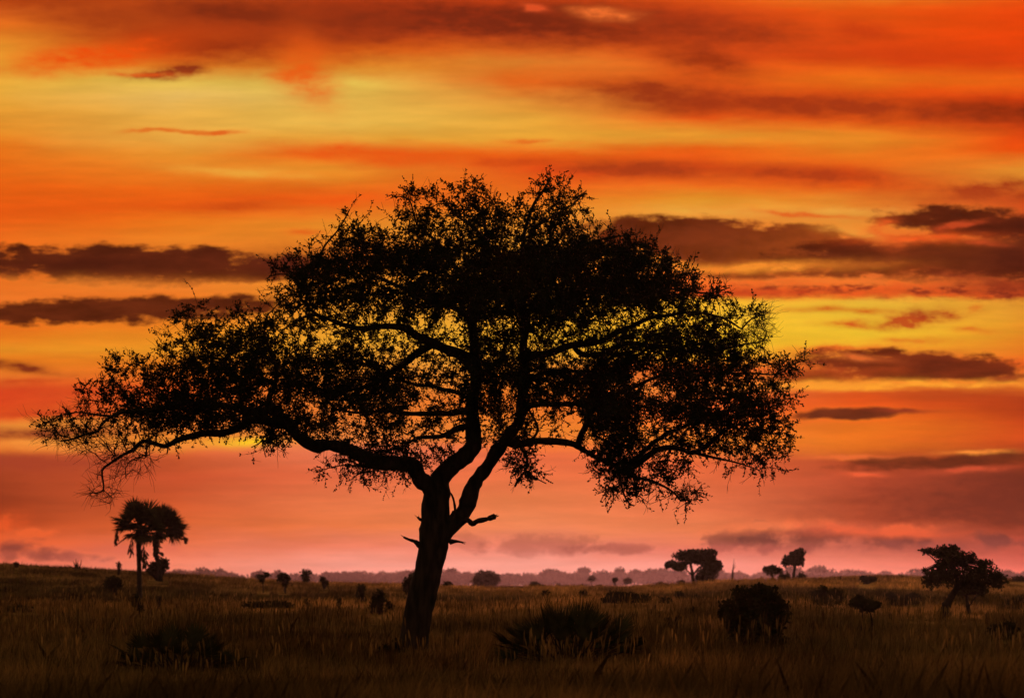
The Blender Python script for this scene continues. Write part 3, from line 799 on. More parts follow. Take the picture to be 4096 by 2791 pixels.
def build_big_tree():
    base = at(1645, 2640, TREE_D); base[2] = float(ground_z(base[0], TREE_D))
    root = thing('savanna_tree', base, 'large spreading savanna tree with a leaning forked trunk, standing black against the sunset', 'tree')
    seeds = []
    g = Geo()
    pts = np.array([at(p[0], p[1], TREE_D) for p, _ in TRUNK]); rad = np.array([w for _, w in TRUNK]) * M_PX / 2
    sp, sr = smooth_path(pts, rad, .1)
    tube(g, sp, sr, 20, .05)
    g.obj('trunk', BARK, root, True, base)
    for (lp, d0, d1, y0, y1) in LIMBS:
        g = Geo()
        p, t = limb_points(lp, y0, y1)
        r = (d0 + (d1 - d0) * t ** (.6 if d0 > 50 else .75)) * M_PX / 2
        # small kinks so that limbs are not drawn curves
        jit = RNG.normal(0, 1, p.shape) * (r * .22)[:, None]; jit[0] = 0
        sp, sr = smooth_path(p + jit, r, .09)
        sr = sr * (1 + .06 * RNG.normal(0, 1, len(sr)))
        wander = RNG.normal(0, 1, sp.shape)      # gnarled: a slow wobble along the limb
        for _ in range(6):
            wander = (wander + np.vstack([wander[:1], wander[:-1]]) + np.vstack([wander[1:], wander[-1:]])) / 3
        sp = sp + wander * np.minimum(sr * .9, .045)[:, None] * np.clip(np.linspace(0, 8, len(sp)), 0, 1)[:, None]
        tube(g, sp, sr, 10 if d0 > 20 else 6, .06)
        g.obj('limb', BARK, root, True, base)
        keep = np.arange(len(sp)) > len(sp) * (.35 if d0 > 70 else .12)
        seeds.append(sp[keep][::1])
    for (lp, ds, y0, y1) in STUBS:
        g = Geo()
        p, t = limb_points(lp, y0, y1)
        sp, sr = smooth_path(p, np.array(ds) * M_PX / 2, .04)
        sr = sr * (1 + .09 * RNG.normal(0, 1, len(sr)))
        tube(g, sp, sr, 8, .08)
        e, dirv = sp[-1], norm(sp[-1] - sp[-3])
        for _ in range(4):      # splintered end
            q = e + RNG.normal(0, .35, 3) * sr[-1]
            sticks(g, [q - dirv * .03], [q + dirv * RNG.uniform(.04, .11) + RNG.normal(0, .012, 3)], [sr[-1] * .4], [.003], 4)
        g.obj('broken_branch', BARK, root, True, base)
    seeds = np.vstack(seeds)
    # where leaves grow
    n_try = 90000
    px = RNG.uniform(90, 3260, n_try); py = RNG.uniform(680, 2040, n_try)
    dens = crown_density(px, py)
    edge = poly_distance(px, py, OUTLINE)
    dens = dens * np.clip(edge / 75, .3, 1)
    keep = RNG.uniform(0, 2.4, n_try) < dens
    px, py = px[keep][:N_ATT], py[keep][:N_ATT]
    hx, hy = [], []      # bare twigs hanging from the end of the low branch
    for (cx, cyy, rx, ry, k) in HANGING:
        a, q = RNG.uniform(0, 6.283, k), np.sqrt(RNG.uniform(0, 1, k))
        hx.append(cx + rx * q * np.cos(a)); hy.append(cyy + ry * q * np.sin(a))
    px = np.concatenate([px] + hx); py = np.concatenate([py] + hy)
    half = 4.4 * np.sqrt(np.clip(1 - ((px - 1700) / 1650) ** 2, .06, 1)) * np.clip((py - 640) / 500, .35, 1) * np.clip((2080 - py) / 420, .25, 1)
    # follow the depth of the nearest limb at the thin ends of the crown
    dep = RNG.uniform(-1, 1, len(px)) * half
    sx = CX + F * seeds[:, 0] / seeds[:, 1]; sy = HY - F * (seeds[:, 2] - CAM_Z) / seeds[:, 1]
    near_dep = np.zeros(len(px))
    for s in range(0, len(px), 500):
        dd = (px[s:s + 500, None] - sx[None]) ** 2 + (py[s:s + 500, None] - sy[None]) ** 2
        near_dep[s:s + 500] = seeds[dd.argmin(1), 1] - TREE_D
    w = np.clip(1 - half / 4.4, 0, 1)
    dep = dep * .85 + near_dep * (0.25 + .65 * w)
    att = np.stack([(px - CX) / F * (TREE_D + dep), TREE_D + dep, CAM_Z + (HY - py) / F * (TREE_D + dep)], 1)
    P, par, killer, n0 = colonise(seeds, att)
    n = len(P)
    e = np.arange(n0, n)
    # pipe model
    r = np.zeros(n); acc = np.zeros(n)
    tipr = .0042
    ex = 2.35
    for i in range(n - 1, n0 - 1, -1):
        ri = acc[i] ** (1 / ex) if acc[i] > 0 else tipr
        r[i] = ri
        acc[par[i]] += ri ** ex
    r = np.minimum(r, .05)
    g = Geo()
    pa = P[par[e]]
    pr = np.where(par[e] >= n0, np.minimum(r[np.maximum(par[e], 0)], r[e] * 1.35), r[e] * 1.15)
    sticks(g, pa, P[e] + norm(P[e] - pa) * .01, pr, r[e], 5)
    # leafy sprays
    lk = leafiness(px, py)
    okk = killer >= 0
    spray_o, spray_d, leafy = [], [], []
    for rep in range(SPRAYS):
        sel = np.nonzero(okk)[0]
        kn = killer[sel]
        gd = np.where((par[kn] >= 0)[:, None], P[kn] - P[np.maximum(par[kn], 0)], att[sel] - P[kn])
        d = norm(norm(gd) + RNG.normal(0, .75, (len(sel), 3)) + np.array([0, 0, .1]))
        o = P[kn] * .5 + att[sel] * .5 if rep else P[kn]
        spray_o.append(P[kn] + RNG.normal(0, .01, P[kn].shape)); spray_d.append(d)
        leafy.append(RNG.uniform(0, 1, len(sel)) < lk[sel])
    so, sdv, lf = np.vstack(spray_o), np.vstack(spray_d), np.concatenate(leafy)
    sl = RNG.uniform(.14, .38, len(so)) * np.where(lf, 1, 1.35)
    mid = so + sdv * sl[:, None] * .5
    end = mid + norm(sdv + RNG.normal(0, .25, sdv.shape) + np.array([0, 0, -.04])) * sl[:, None] * .5
    sticks(g, so, mid, .0045, .0038, 3)
    sticks(g, mid, end, .0038, .0024, 3)
    # bare twig ends reaching out of the crown
    kn = killer[okk]
    edge = crown_density(px[okk], py[okk])
    pick = RNG.uniform(0, 1, len(kn)) < np.where(lk[okk] < .6, .9, .05)
    kn = kn[pick]
    cen = np.array([at(1750, 1500, TREE_D)])
    a = P[kn]
    d = norm(norm(a - cen) * .8 + RNG.normal(0, .5, a.shape))
    for seg in range(3):
        L_ = RNG.uniform(.1, .24, len(a))[:, None]
        b = a + d * L_
        sticks(g, a, b, .0048 - seg * .001, .0040 - seg * .001, 3)
        a = b; d = norm(d + RNG.normal(0, .3, d.shape))
    # longer shoots that stand out of the crown's edge, some leafy and some bare
    sx = CX + F * P[:, 0] / P[:, 1]; sy = HY - F * (P[:, 2] - CAM_Z) / P[:, 1]
    seglen = np.linalg.norm(np.roll(OUTLINE, -1, 0) - OUTLINE, axis=1)
    s_o, s_d = [], []
    for i, (A, B) in enumerate(zip(OUTLINE, np.roll(OUTLINE, -1, 0))):
        nrm = np.array([(B - A)[1], -(B - A)[0]]) / max(seglen[i], 1e-6)
        for _ in range(max(1, int(seglen[i] / 15))):
            q = A + (B - A) * RNG.uniform() - nrm * RNG.uniform(5, 55)
            k = np.argmin((sx - q[0]) ** 2 + (sy - q[1]) ** 2)
            if (sx[k] - q[0]) ** 2 + (sy[k] - q[1]) ** 2 > 60 ** 2:
                continue
            s_o.append(P[k]); s_d.append([nrm[0], RNG.normal(0, .5), -nrm[1]])
    so_, sd_ = np.array(s_o), norm(np.array(s_d))
    if np.dot(so_[0] - cen[0], sd_[0]) < 0 and np.mean(np.sum((so_ - cen) * sd_, 1)) < 0:
        sd_ = -sd_
    sd_ = norm(sd_ + RNG.normal(0, .42, sd_.shape))
    ln = RNG.uniform(.16, .5, len(so_)) * np.where(RNG.uniform(0, 1, len(so_)) < .15, 1.6, 1)
    ln = ln * np.where(so_[:, 0] < -8.6, .34, np.where(so_[:, 2] > 10, .75, 1))
    px_ = CX + F * so_[:, 0] / so_[:, 1]; py_ = HY - F * (so_[:, 2] - CAM_Z) / so_[:, 1]
    bare_p = np.where(px_ < 480, .7, np.where(py_ > 1780, .5, .26))
    bare = RNG.uniform(0, 1, len(so_)) < bare_p
    a, d = so_, sd_
    e_o, e_d = [], []
    for seg in range(4):
        b = a + d * (ln / 4)[:, None]
        sticks(g, a, b, .0072 - seg * .0011, .0061 - seg * .0011, 3)
        if seg:
            for _ in range(2):      # side twigs
                pk = RNG.uniform(0, 1, len(a)) < .55
                dd = norm(d[pk] + RNG.normal(0, .8, d[pk].shape))
                sticks(g, a[pk], a[pk] + dd * RNG.uniform(.05, .2, pk.sum())[:, None], .0042, .0028, 3)
            for _ in range(5):
                t = RNG.uniform(0, 1, len(a))[:, None]
                pk = ~bare
                e_o.append((a + (b - a) * t)[pk]); e_d.append((d + RNG.normal(0, .8, d.shape))[pk])
        a = b; d = norm(d + RNG.normal(0, .28, d.shape))
    extra_o, extra_d = np.vstack(e_o), np.vstack(e_d)
    g.obj('branches', BARK, root, False, base)
    print('TREE nodes', n, 'attractors', len(att), 'reached', int(okk.sum()), 'sprays', len(so))
    # leaves along each leafy spray
    so, mid, end, sdv = so[lf], mid[lf], end[lf], sdv[lf]
    lo, ld = [], []
    per = LEAVES_PER
    for j in range(per):
        t = (j + .5 + RNG.uniform(-.3, .3, len(so))) / per
        tt = t[:, None]
        p = np.where(tt < .5, so + (mid - so) * tt * 2, mid + (end - mid) * (tt * 2 - 1))
        lo.append(p)
        ld.append(sdv * .7 + RNG.normal(0, .75, sdv.shape))
    lo, ld = np.vstack(lo + [extra_o]), np.vstack(ld + [extra_d])
    ll = RNG.uniform(.036, .072, len(lo))
    g = Geo()
    leaves(g, lo, ld, ll, ll * RNG.uniform(.5, .72, len(lo)))
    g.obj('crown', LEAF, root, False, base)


N_ATT, SPRAYS, LEAVES_PER = 9500, 4, 10
build_big_tree()


# ---------------------------------------------------------------- bushes and far trees
def blob_leaves(geo, c, r, n, size, up=.2):
    """leaf clumps filling an uneven ellipsoid"""
    d = norm(RNG.normal(0, 1, (n, 3)))
    k = RNG.uniform(0, 1, n) ** .45
    # lumps
    ph = RNG.uniform(0, 6.28, 6)
    lump = 1 + .16 * np.sin(d[:, 0] * 5 + ph[0]) * np.sin(d[:, 2] * 6 + ph[1]) + .12 * np.sin(d[:, 1] * 9 + ph[2] + d[:, 2] * 7)
    p = np.asarray(c) + d * (k * lump * .88)[:, None] * np.asarray(r)
    ll = size * RNG.uniform(.6, 1.5, n)
    leaves(geo, p, d * .6 + RNG.normal(0, .8, (n, 3)) + np.array([0, 0, up]), ll, ll * RNG.uniform(.5, .9, n))


PLANT_CLEAR = []      # grass is shorter in front of what stands in the middle distance


def plant(name, base, d, lobes, label, cat, trunks=(), n=1500, leaf_px=11, group=None, mat=None, part='crown', twiggy=0):
    """a tree or bush from lobes (cx, cy, rx, ry in photograph pixels) at distance d; trunks: (points, d0, d1)"""
    m = d / F
    x0 = (base[0] - CX) * m
    b = np.array([x0, d, float(ground_z(x0, d))])
    root = thing(name, b, label, cat, group)
    if 80 < d < 315:
        PLANT_CLEAR.append((x0, d, .9 * m * (max(l[0] + l[2] for l in lobes) - min(l[0] - l[2] for l in lobes)) / 2, .3, min(36, .22 * d)))
    g = Geo()
    for (tp, d0, d1) in trunks:
        off = RNG.uniform(-1, 1) * 12 * m
        p = np.array([at(q[0], q[1], d + off * k / max(1, len(tp) - 1)) for k, q in enumerate(tp)])
        if abs(tp[0][1] - base[1]) < 1.5:
            p[0][2] = min(p[0][2], b[2]) - .1
        r = np.linspace(d0, d1, len(tp)) * m / 2
        sp, sr = smooth_path(p, r, 6 * m)
        tube(g, sp, sr * (1 + .08 * RNG.normal(0, 1, len(sr))), 7, .05)
    # inner branching: sticks from the trunk top (or base) into each lobe
    hub = np.array([at(trunks[0][0][-1][0], trunks[0][0][-1][1], d)]) if trunks else np.array([b])
    for (cx, cyy, rx, ry) in lobes:
        c = at(cx, cyy, d)
        k = 7
        q = c + RNG.normal(0, .45, (k, 3)) * np.array([rx, rx * .8, ry]) * m
        midp = hub + (q - hub) * .5 + RNG.normal(0, 2.5, (k, 3)) * m
        sticks(g, np.repeat(hub, k, 0), midp, 3.2 * m, 2.2 * m, 4)
        sticks(g, midp, q, 2.2 * m, .8 * m, 4)
    g.obj('trunk' if trunks else 'stems', BARK, root, True, b)
    g = Geo()
    tot = sum(rx * ry for (_, _, rx, ry) in lobes)
    for (cx, cyy, rx, ry) in lobes:
        c = at(cx, cyy, d + RNG.uniform(-.4, .4) * rx * m)
        k = max(40, int(n * rx * ry / tot))
        blob_leaves(g, c, (rx * m, rx * m * .85, ry * m), k, leaf_px * m)
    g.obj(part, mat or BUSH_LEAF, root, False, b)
    return root


def fan_leaf(geo, o, d, R, spread=2.5, nseg=18, droop=.15, petiole=.5, stem=None, m=.02):
    """one palm fan: stalk and pleated fingers"""
    d = norm(d)
    tip = o + d * petiole
    if stem is not None:
        sticks(stem, [o], [tip], [m], [m * .7], 4)
    side = norm(np.cross(d, np.array([0, 0, 1.0]) + RNG.normal(0, .35, 3)))
    up = np.cross(side, d)
    a = np.linspace(-spread / 2, spread / 2, nseg) + RNG.normal(0, .03, nseg)
    fd = np.cos(a)[:, None] * d + np.sin(a)[:, None] * side
    L_ = R * (1 - .25 * np.abs(a / spread * 2) ** 2) * RNG.uniform(.9, 1.05, nseg)
    w = R * spread / nseg * .55
    pw = np.cross(fd, up)
    z = np.array([0, 0, -1.0])
    m1 = tip + fd * (L_ * .55)[:, None] + z * droop * R * .25
    e = tip + fd * L_[:, None] * .97 + z * droop * R * RNG.uniform(.5, 1.4, nseg)[:, None]
    vs = np.stack([np.repeat(tip[None], nseg, 0) - pw * w * .1, np.repeat(tip[None], nseg, 0) + pw * w * .1, m1 + pw * w * .5, e, m1 - pw * w * .5], 1).reshape(-1, 3)
    i = np.arange(nseg)[:, None] * 5
    geo.add(vs, i + np.array([[0, 1, 2, 3, 4]]))


def fan_palm(base, d, trunk, crown, R, label, cat='palm tree', n=34, dead=(), skew=0, group=None, lo=-.45):
    """crown: (x, y) of the growing point in photograph pixels; R fan reach in pixels; dead: (x0,y0,x1,y1) hanging fronds"""
    m = d / F
    x0 = (base[0] - CX) * m
    b = np.array([x0, d, float(ground_z(x0, d))])
    root = thing('fan_palm', b, label, cat, group)
    g = Geo()
    p = np.array([at(q[0], q[1], d) for q, _ in trunk]); p[0][2] = min(p[0][2], b[2]) - .15
    r = np.array([w for _, w in trunk]) * m / 2
    sp, sr = smooth_path(p, r, 5 * m)
    tube(g, sp, sr * (1 + .05 * np.sin(np.arange(len(sr)) * 1.7)), 9, .04)
    g.obj('trunk', BARK, root, True, b)
    g = Geo(); st = Geo()
    c = at(crown[0], crown[1], d)
    for k in range(n):
        ph = k * 2.39996
        el = lo + (1.5 - lo) * ((k + .5) / n) ** .95
        dv = np.array([math.cos(ph) * math.cos(el) + skew * .5, math.sin(ph) * math.cos(el), math.sin(el)])
        Rm = R * m * RNG.uniform(.85, 1.1)
        fan_leaf(g, c, dv + RNG.normal(0, .12, 3), Rm * RNG.uniform(.5, .62), petiole=Rm * RNG.uniform(.38, .5), droop=.12, nseg=17, spread=2.7, stem=st, m=2.2 * m)
    st.v and g.add(np.concatenate(st.v), np.concatenate(st.f[4]))
    g.obj('crown', PALM_LEAF, root, False, b)
    if dead:
        for (xa, ya, xb, yb, w) in dead:
            g = Geo()
            A, B = at(xa, ya, d - 4 * m), at(xb, yb, d - 4 * m)
            ax = B - A
            k = 46
            t = RNG.uniform(.0, .75, k)
            o = A + ax * t[:, None] + RNG.normal(0, .22, (k, 3)) * w * m
            e = o + ax * RNG.uniform(.25, .45, k)[:, None] + RNG.normal(0, .22, (k, 3)) * w * m
            leaves(g, o, e - o, np.linalg.norm(e - o, axis=1), w * m * .28)
            sticks(g, [c], [A], [2 * m], [1.5 * m], 4)
            g.obj('dead_frond', DEAD_LEAF, root, False, b)
    return root


def dwarf_palm(box, label, n=46, yaw=0, d=None, lean=0):
    """clump of fan leaves on short stalks; box = x0, y0, x1, y1 in photograph pixels"""
    x0, y0, x1, y1 = box
    cx = (x0 + x1) / 2
    d = d or hit(cx, y1)
    m = d / F
    xb = (cx - CX) * m
    b = np.array([xb, d, float(ground_z(xb, d))])
    root = thing('dwarf_palm', b, label, 'palm shrub', 'dwarf fan palms in the grass')
    g = Geo(); st = Geo()
    W, H = (x1 - x0) / 2 * m, CAM_Z + (HY - y0) * m - b[2]
    for k in range(n):
        fx = RNG.uniform(-.6, .6)
        o = b + np.array([fx * W, RNG.uniform(-.5, .5) * W, RNG.uniform(0, .15) * H])
        th = fx * 2.3 + RNG.normal(0, .34)
        ph = RNG.normal(0, .45)
        dv = np.array([math.sin(th), math.sin(ph), math.cos(th) * math.cos(ph)])
        reach = H * (1.14 - .55 * fx * fx) * RNG.uniform(.6, 1.0)
        R = reach * .5
        fan_leaf(g, o, dv, R, spread=RNG.uniform(1.3, 2.0), nseg=15, droop=.05, petiole=reach * .5, stem=st, m=.012)
    g.obj('fronds', PALM_LEAF, root, False, b)
    st.obj('stalks', BARK, root, False, b)
    return root


# --- the fan palms on the slope
dp = hit(557, 2400)
fan_palm((557, 2400), dp, [((557, 2402), 24), ((557, 2330), 20), ((556, 2240), 19), ((555, 2170), 22), ((556, 2120), 24)], (556, 2112), 128,
         'tall fan palm with a bare straight trunk on the grassy slope at the left', n=46,
         dead=[(528, 2160, 523, 2228, 18), (470, 2120, 462, 2176, 16), (575, 2190, 578, 2268, 30)], group='fan palms on the slope')
fan_palm((640, 2286), 275, [((644, 2292), 20), ((632, 2250), 18), ((622, 2200), 20), ((628, 2150), 24), ((644, 2126), 28)], (644, 2124), 124,
         'leaning fan palm with a lopsided crown, just behind the taller straight palm', n=64, skew=.5, lo=-.4,
         dead=[(625, 2165, 628, 2225, 40), (745, 2150, 742, 2172, 20)], group='fan palms on the slope')
plant('shrub', (630, 2292), 276, [(632, 2268, 34, 26), (655, 2255, 18, 22), (600, 2281, 18, 8)], 'dark leafy shrub at the foot of the leaning fan palm', 'bush', n=1000)
plant('shrub', (65, 2278), 300, [(65, 2258, 10, 12)], 'tiny round shrub alone on the skyline of the slope at its highest end', 'bush', n=160, leaf_px=6)
plant('sapling', (474, 2288), 290, [(474, 2258, 9, 14), (478, 2276, 8, 9)], 'thin sapling on the skyline just left of the fan palm trunk', 'tree', n=150, leaf_px=6)


def aloe(base, d, label):
    m = d / F
    x0 = (base[0] - CX) * m
    b = np.array([x0, d, float(ground_z(x0, d))])
    root = thing('spiky_plant', b, label, 'plant')
    g = Geo()
    for (dx, h, lean, w) in [(0, 46, 0, 8), (-4, 38, -8, 6), (4, 40, 5, 6), (18, 44, 4, 5), (-14, 22, -22, 5), (-24, 16, -26, 4), (8, 28, 2, 8)]:
        q = [at(base[0] + dx * .4, base[1] + 6, d), at(base[0] + dx, base[1] - h * .5, d), at(base[0] + dx + lean, base[1] - h, d)]
        q[0][2] = b[2] - .1
        sp, sr = smooth_path(np.array(q), np.array([w, w * .8, 1.5]) * m / 2, 4 * m)
        tube(g, sp, sr, 6, .03)
    g.obj('leaves', BUSH_LEAF, root, True, b)


aloe((304, 2280), 310, 'spiky aloe-like plant with curling leaves on the skyline left of the fan palms')

dwarf_palm((2015, 2408, 2530, 2650), 'broad clump of dwarf fan palm in the grass right of the big tree trunk', n=96)
dwarf_palm((500, 2490, 930, 2690), 'dim dwarf fan palm clump in the foreground grass below the tall palm', n=80)

# --- bushes and small trees over the field: base, lobes, trunks, label
S = 'scattered bushes and saplings on the plain'
plant('leafy_bush', (3010, 2600), hit(3010, 2600), [(3010, 2440, 105, 90), (3060, 2390, 70, 50), (2940, 2460, 60, 80), (3090, 2490, 55, 75), (3000, 2535, 92, 56), (2915, 2480, 26, 34), (2960, 2372, 34, 26), (3030, 2358, 30, 22), (3120, 2470, 26, 34), (3095, 2400, 34, 28), (3110, 2570, 60, 26), (2908, 2440, 34, 44), (3135, 2440, 30, 44)],
      'big round dark bush in the grass on the right half of the field', 'bush', n=5200, leaf_px=15, mat=BUSH_LEAF)
plant('shrub', (1520, 2455), hit(1520, 2458), [(1512, 2405, 30, 44), (1522, 2372, 10, 16), (1560, 2430, 14, 22), (1498, 2430, 18, 24)], 'dark upright shrub on the field just left of the big trunk', 'bush', n=1100, group=S)
plant('sapling', (1445, 2412), hit(1445, 2412), [(1446, 2350, 16, 14), (1440, 2376, 18, 18), (1452, 2396, 10, 12)], 'ragged dark sapling left of the upright shrub on the field', 'tree', [([(1447, 2412), (1446, 2370)], 5, 3)], n=420, leaf_px=9, group=S)
plant('shrub', (1636, 2392), hit(1636, 2392), [(1634, 2345, 24, 38), (1652, 2312, 18, 22)], 'dark shrub half hidden behind the left side of the big trunk', 'bush', n=800, leaf_px=9, group=S)
plant('small_tree', (1136, 2372), hit(1136, 2372, hi=318), [(1132, 2302, 26, 9), (1124, 2312, 16, 10), (1144, 2318, 14, 10), (1140, 2335, 9, 12)], 'small flat-topped tree with dark crown, left of the big trunk', 'tree', [([(1141, 2372), (1140, 2345), (1136, 2312)], 9, 5)], n=800, leaf_px=8, group=S)
plant('sapling', (1052, 2372), hit(1052, 2372, hi=318), [(1040, 2306, 16, 8), (1068, 2297, 14, 7), (1050, 2318, 9, 8)], 'slender sapling with a forked faint crown, on the slope right of the palms', 'tree', [([(1053, 2372), (1052, 2340), (1046, 2312)], 5, 3), ([(1052, 2335), (1058, 2310), (1066, 2300)], 4, 2)], n=380, leaf_px=7, group=S)
plant('sapling', (1225, 2352), 316, [(1214, 2292, 12, 16), (1236, 2288, 10, 14), (1226, 2312, 18, 14), (1218, 2332, 12, 10)], 'open twiggy sapling with a twin top against the distant trees', 'tree', [([(1218, 2352), (1216, 2300)], 4, 2), ([(1232, 2352), (1236, 2296)], 4, 2)], n=420, leaf_px=7, group=S)
plant('sapling', (1296, 2356), hit(1296, 2356, hi=318), [(1292, 2318, 11, 12), (1302, 2332, 12, 12)], 'short dark sapling with a knobbly top on the field edge', 'tree', n=320, leaf_px=7, group=S)
plant('low_scrub', (1070, 2430), hit(1070, 2432), [(1010, 2418, 60, 12), (1090, 2416, 70, 13), (1150, 2424, 40, 9)], 'low dark mat of scrub spread across the slope right of the palms', 'bush', n=1100, leaf_px=9)
plant('sapling', (1357, 2446), hit(1357, 2446), [(1357, 2410, 6, 24)], 'narrow dim sapling between the scrub and the big trunk', 'tree', n=130, leaf_px=8, group=S)
plant('sapling', (1230, 2446), hit(1230, 2446), [(1230, 2415, 6, 22)], 'narrow dim sapling at the right end of the low scrub', 'tree', n=120, leaf_px=8, group=S)
plant('shrub', (450, 2398), hit(452, 2398), [(452, 2330, 34, 30), (430, 2340, 22, 14), (474, 2338, 18, 16), (458, 2362, 12, 14)], 'dim shrub on a thin stem, left of the tall palm trunk on the slope', 'bush', [([(458, 2398), (456, 2362), (452, 2338)], 6, 4)], n=700, leaf_px=9, group=S)
plant('sapling', (556, 2478), hit(556, 2478), [(545, 2400, 16, 28), (560, 2432, 14, 22), (540, 2414, 14, 12)], 'dark spindly sapling in front of the tall palm foot', 'tree', [([(558, 2478), (558, 2440), (548, 2400)], 6, 3)], n=420, leaf_px=9, group=S)
plant('sapling', (635, 2430), hit(635, 2430), [(632, 2396, 12, 16), (636, 2412, 8, 10)], 'small dim sapling right of the tall palm foot', 'tree', n=170, leaf_px=8, group=S)
plant('low_scrub', (80, 2448), hit(80, 2450), [(70, 2440, 70, 18), (20, 2446, 30, 10)], 'low dim scrub on the slope near the left edge', 'bush', n=500, leaf_px=10)
plant('leafy_tree', (1945, 2372), 620, [(1945, 2305, 48, 24), (1912, 2322, 26, 24), (1978, 2316, 24, 24), (1945, 2332, 34, 18)], 'compact round-crowned tree standing in the mist just right of the big trunk', 'tree', [([(1952, 2372), (1950, 2330)], 14, 10)], n=2600, leaf_px=8)
plant('shrub', (1790, 2364), 318, [(1790, 2340, 18, 17), (1782, 2348, 12, 12)], 'small round dark bush against the mist, close right of the big trunk', 'bush', n=520, leaf_px=7, group=S)
plant('shrub', (1995, 2364), 318, [(1985, 2358, 18, 6), (2004, 2352, 8, 8)], 'low ragged shrub below the compact round tree', 'bush', n=240, leaf_px=6, group=S)
plant('leafy_bush', (2142, 2366), 318, [(2140, 2342, 24, 18), (2118, 2354, 18, 10), (2168, 2352, 20, 10)], 'low spreading bush at the edge of the mist, above the dwarf palm clump', 'bush', n=800, leaf_px=7, group=S)
plant('small_tree', (2367, 2365), 700, [(2367, 2314, 14, 12)], 'faint round tree veiled by the mist, left of a slim palm-like sapling', 'tree', [([(2367, 2364), (2367, 2318)], 4, 3)], n=330, leaf_px=6, group=S)
plant('small_tree', (2461, 2356), 420, [(2460, 2318, 11, 8), (2458, 2324, 7, 6)], 'slim palm-like sapling with a tufted top in front of the mist', 'tree', [([(2461, 2356), (2460, 2320)], 5, 4)], n=260, leaf_px=6, group=S)
plant('small_tree', (2510, 2358), 640, [(2510, 2322, 17, 12)], 'faint round tree veiled by the mist, right of a slim palm-like sapling', 'tree', [([(2510, 2356), (2510, 2326)], 4, 3)], n=330, leaf_px=6, group=S)
plant('shrub', (2402, 2360), 330, [(2402, 2348, 13, 9)], 'tiny shrub on the field edge below the veiled round trees', 'bush', n=200, leaf_px=6, group=S)
plant('shrub', (2330, 2358), 480, [(2328, 2346, 12, 12)], 'faint twiggy shrub at the start of the mist, right of the low spreading bush', 'bush', n=180, leaf_px=5, group=S)
plant('shrub', (2240, 2358), 480, [(2232, 2344, 10, 12), (2262, 2346, 7, 9)], 'pair of faint stems in one shrub, right beside the low spreading bush', 'bush', n=180, leaf_px=5, group=S)
plant('shrub', (2645, 2352), 330, [(2640, 2336, 14, 9), (2655, 2342, 12, 7)], 'small dark shrub under the left side of the umbrella-shaped tree', 'bush', n=320, leaf_px=6, group=S)
plant('shrub', (2726, 2346), 332, [(2722, 2330, 20, 9), (2732, 2336, 14, 8)], 'small dark shrub beside the stem of the umbrella-shaped tree', 'bush', n=380, leaf_px=6, group=S)
plant('umbrella_tree', (2775, 2345), 326, [(2745, 2225, 56, 24), (2790, 2212, 60, 14), (2838, 2215, 34, 18), (2690, 2254, 32, 12), (2716, 2266, 40, 14), (2672, 2262, 16, 8), (2838, 2250, 40, 28), (2800, 2236, 40, 22)],
      'wide umbrella-shaped tree with a dark domed crown on the field edge', 'tree', [([(2775, 2345), (2772, 2310), (2768, 2280), (2760, 2248)], 16, 10), ([(2772, 2300), (2745, 2278), (2725, 2262)], 7, 4), ([(2772, 2300), (2795, 2270), (2825, 2250)], 9, 5)], n=4600, leaf_px=9)
plant('leafy_tree', (2830, 2345), 323, [(2825, 2300, 44, 34), (2845, 2270, 36, 34), (2868, 2258, 18, 18), (2882, 2268, 8, 12), (2800, 2312, 20, 20)], 'bushy dark tree tucked under the right side of the umbrella-shaped tree', 'tree', [([(2826, 2345), (2828, 2310)], 14, 9)], n=2600, leaf_px=9)


def dead_trunk(base, top, d, label):
    m = d / F
    x0 = (base[0] - CX) * m
    b = np.array([x0, d, float(ground_z(x0, d))])
    root = thing('dead_trunk', b, label, 'tree')
    g = Geo()
    p = np.array([at(base[0], base[1], d), at((base[0] + top[0]) / 2, (base[1] + top[1]) / 2, d), at(top[0], top[1], d)]); p[0][2] = b[2] - .2
    sp, sr = smooth_path(p, np.array([11, 9, 8]) * m / 2, 6 * m)
    tube(g, sp, sr, 7, .06)
    g.obj('trunk', BARK, root, True, b)
    g = Geo()
    a = at(top[0], top[1], d)
    for (dx, dyy) in [(6, -46), (10, -30), (14, -18)]:
        sticks(g, [a - np.array([0, 0, 4 * m])], [at(top[0] + dx * .4, top[1] + dyy * .5, d)], [1.6 * m], [1.1 * m], 4)
        sticks(g, [at(top[0] + dx * .4, top[1] + dyy * .5, d)], [at(top[0] + dx, top[1] + dyy, d)], [1.1 * m], [.5 * m], 4)
    g.obj('twigs', BARK, root, False, b)


dead_trunk((2930, 2345), (2931, 2278), 330, 'bare dead tree stem with a few thin twigs, right of the umbrella-shaped tree')
plant('low_scrub', (2500, 2414), hit(2500, 2414), [(2460, 2386, 40, 22), (2510, 2390, 50, 20), (2570, 2394, 40, 14), (2430, 2398, 26, 14)], 'long low mound of dark scrub in the middle distance behind the dwarf palm', 'bush', n=2000, leaf_px=10)
plant('shrub', (2662, 2412), hit(2662, 2412), [(2650, 2400, 24, 11), (2672, 2402, 16, 9)], 'small low dark bush right of the long scrub mound', 'bush', n=480, leaf_px=9, group=S)
plant('shrub', (2720, 2404), hit(2720, 2404), [(2716, 2382, 20, 18), (2728, 2394, 16, 10)], 'dim upright bush between the low bush and the big round bush', 'bush', n=520, leaf_px=9, group=S)
plant('shrub', (2784, 2404), hit(2784, 2404), [(2784, 2392, 22, 11)], 'dim flat bush below the bare dead stem', 'bush', n=320, leaf_px=9, group=S)
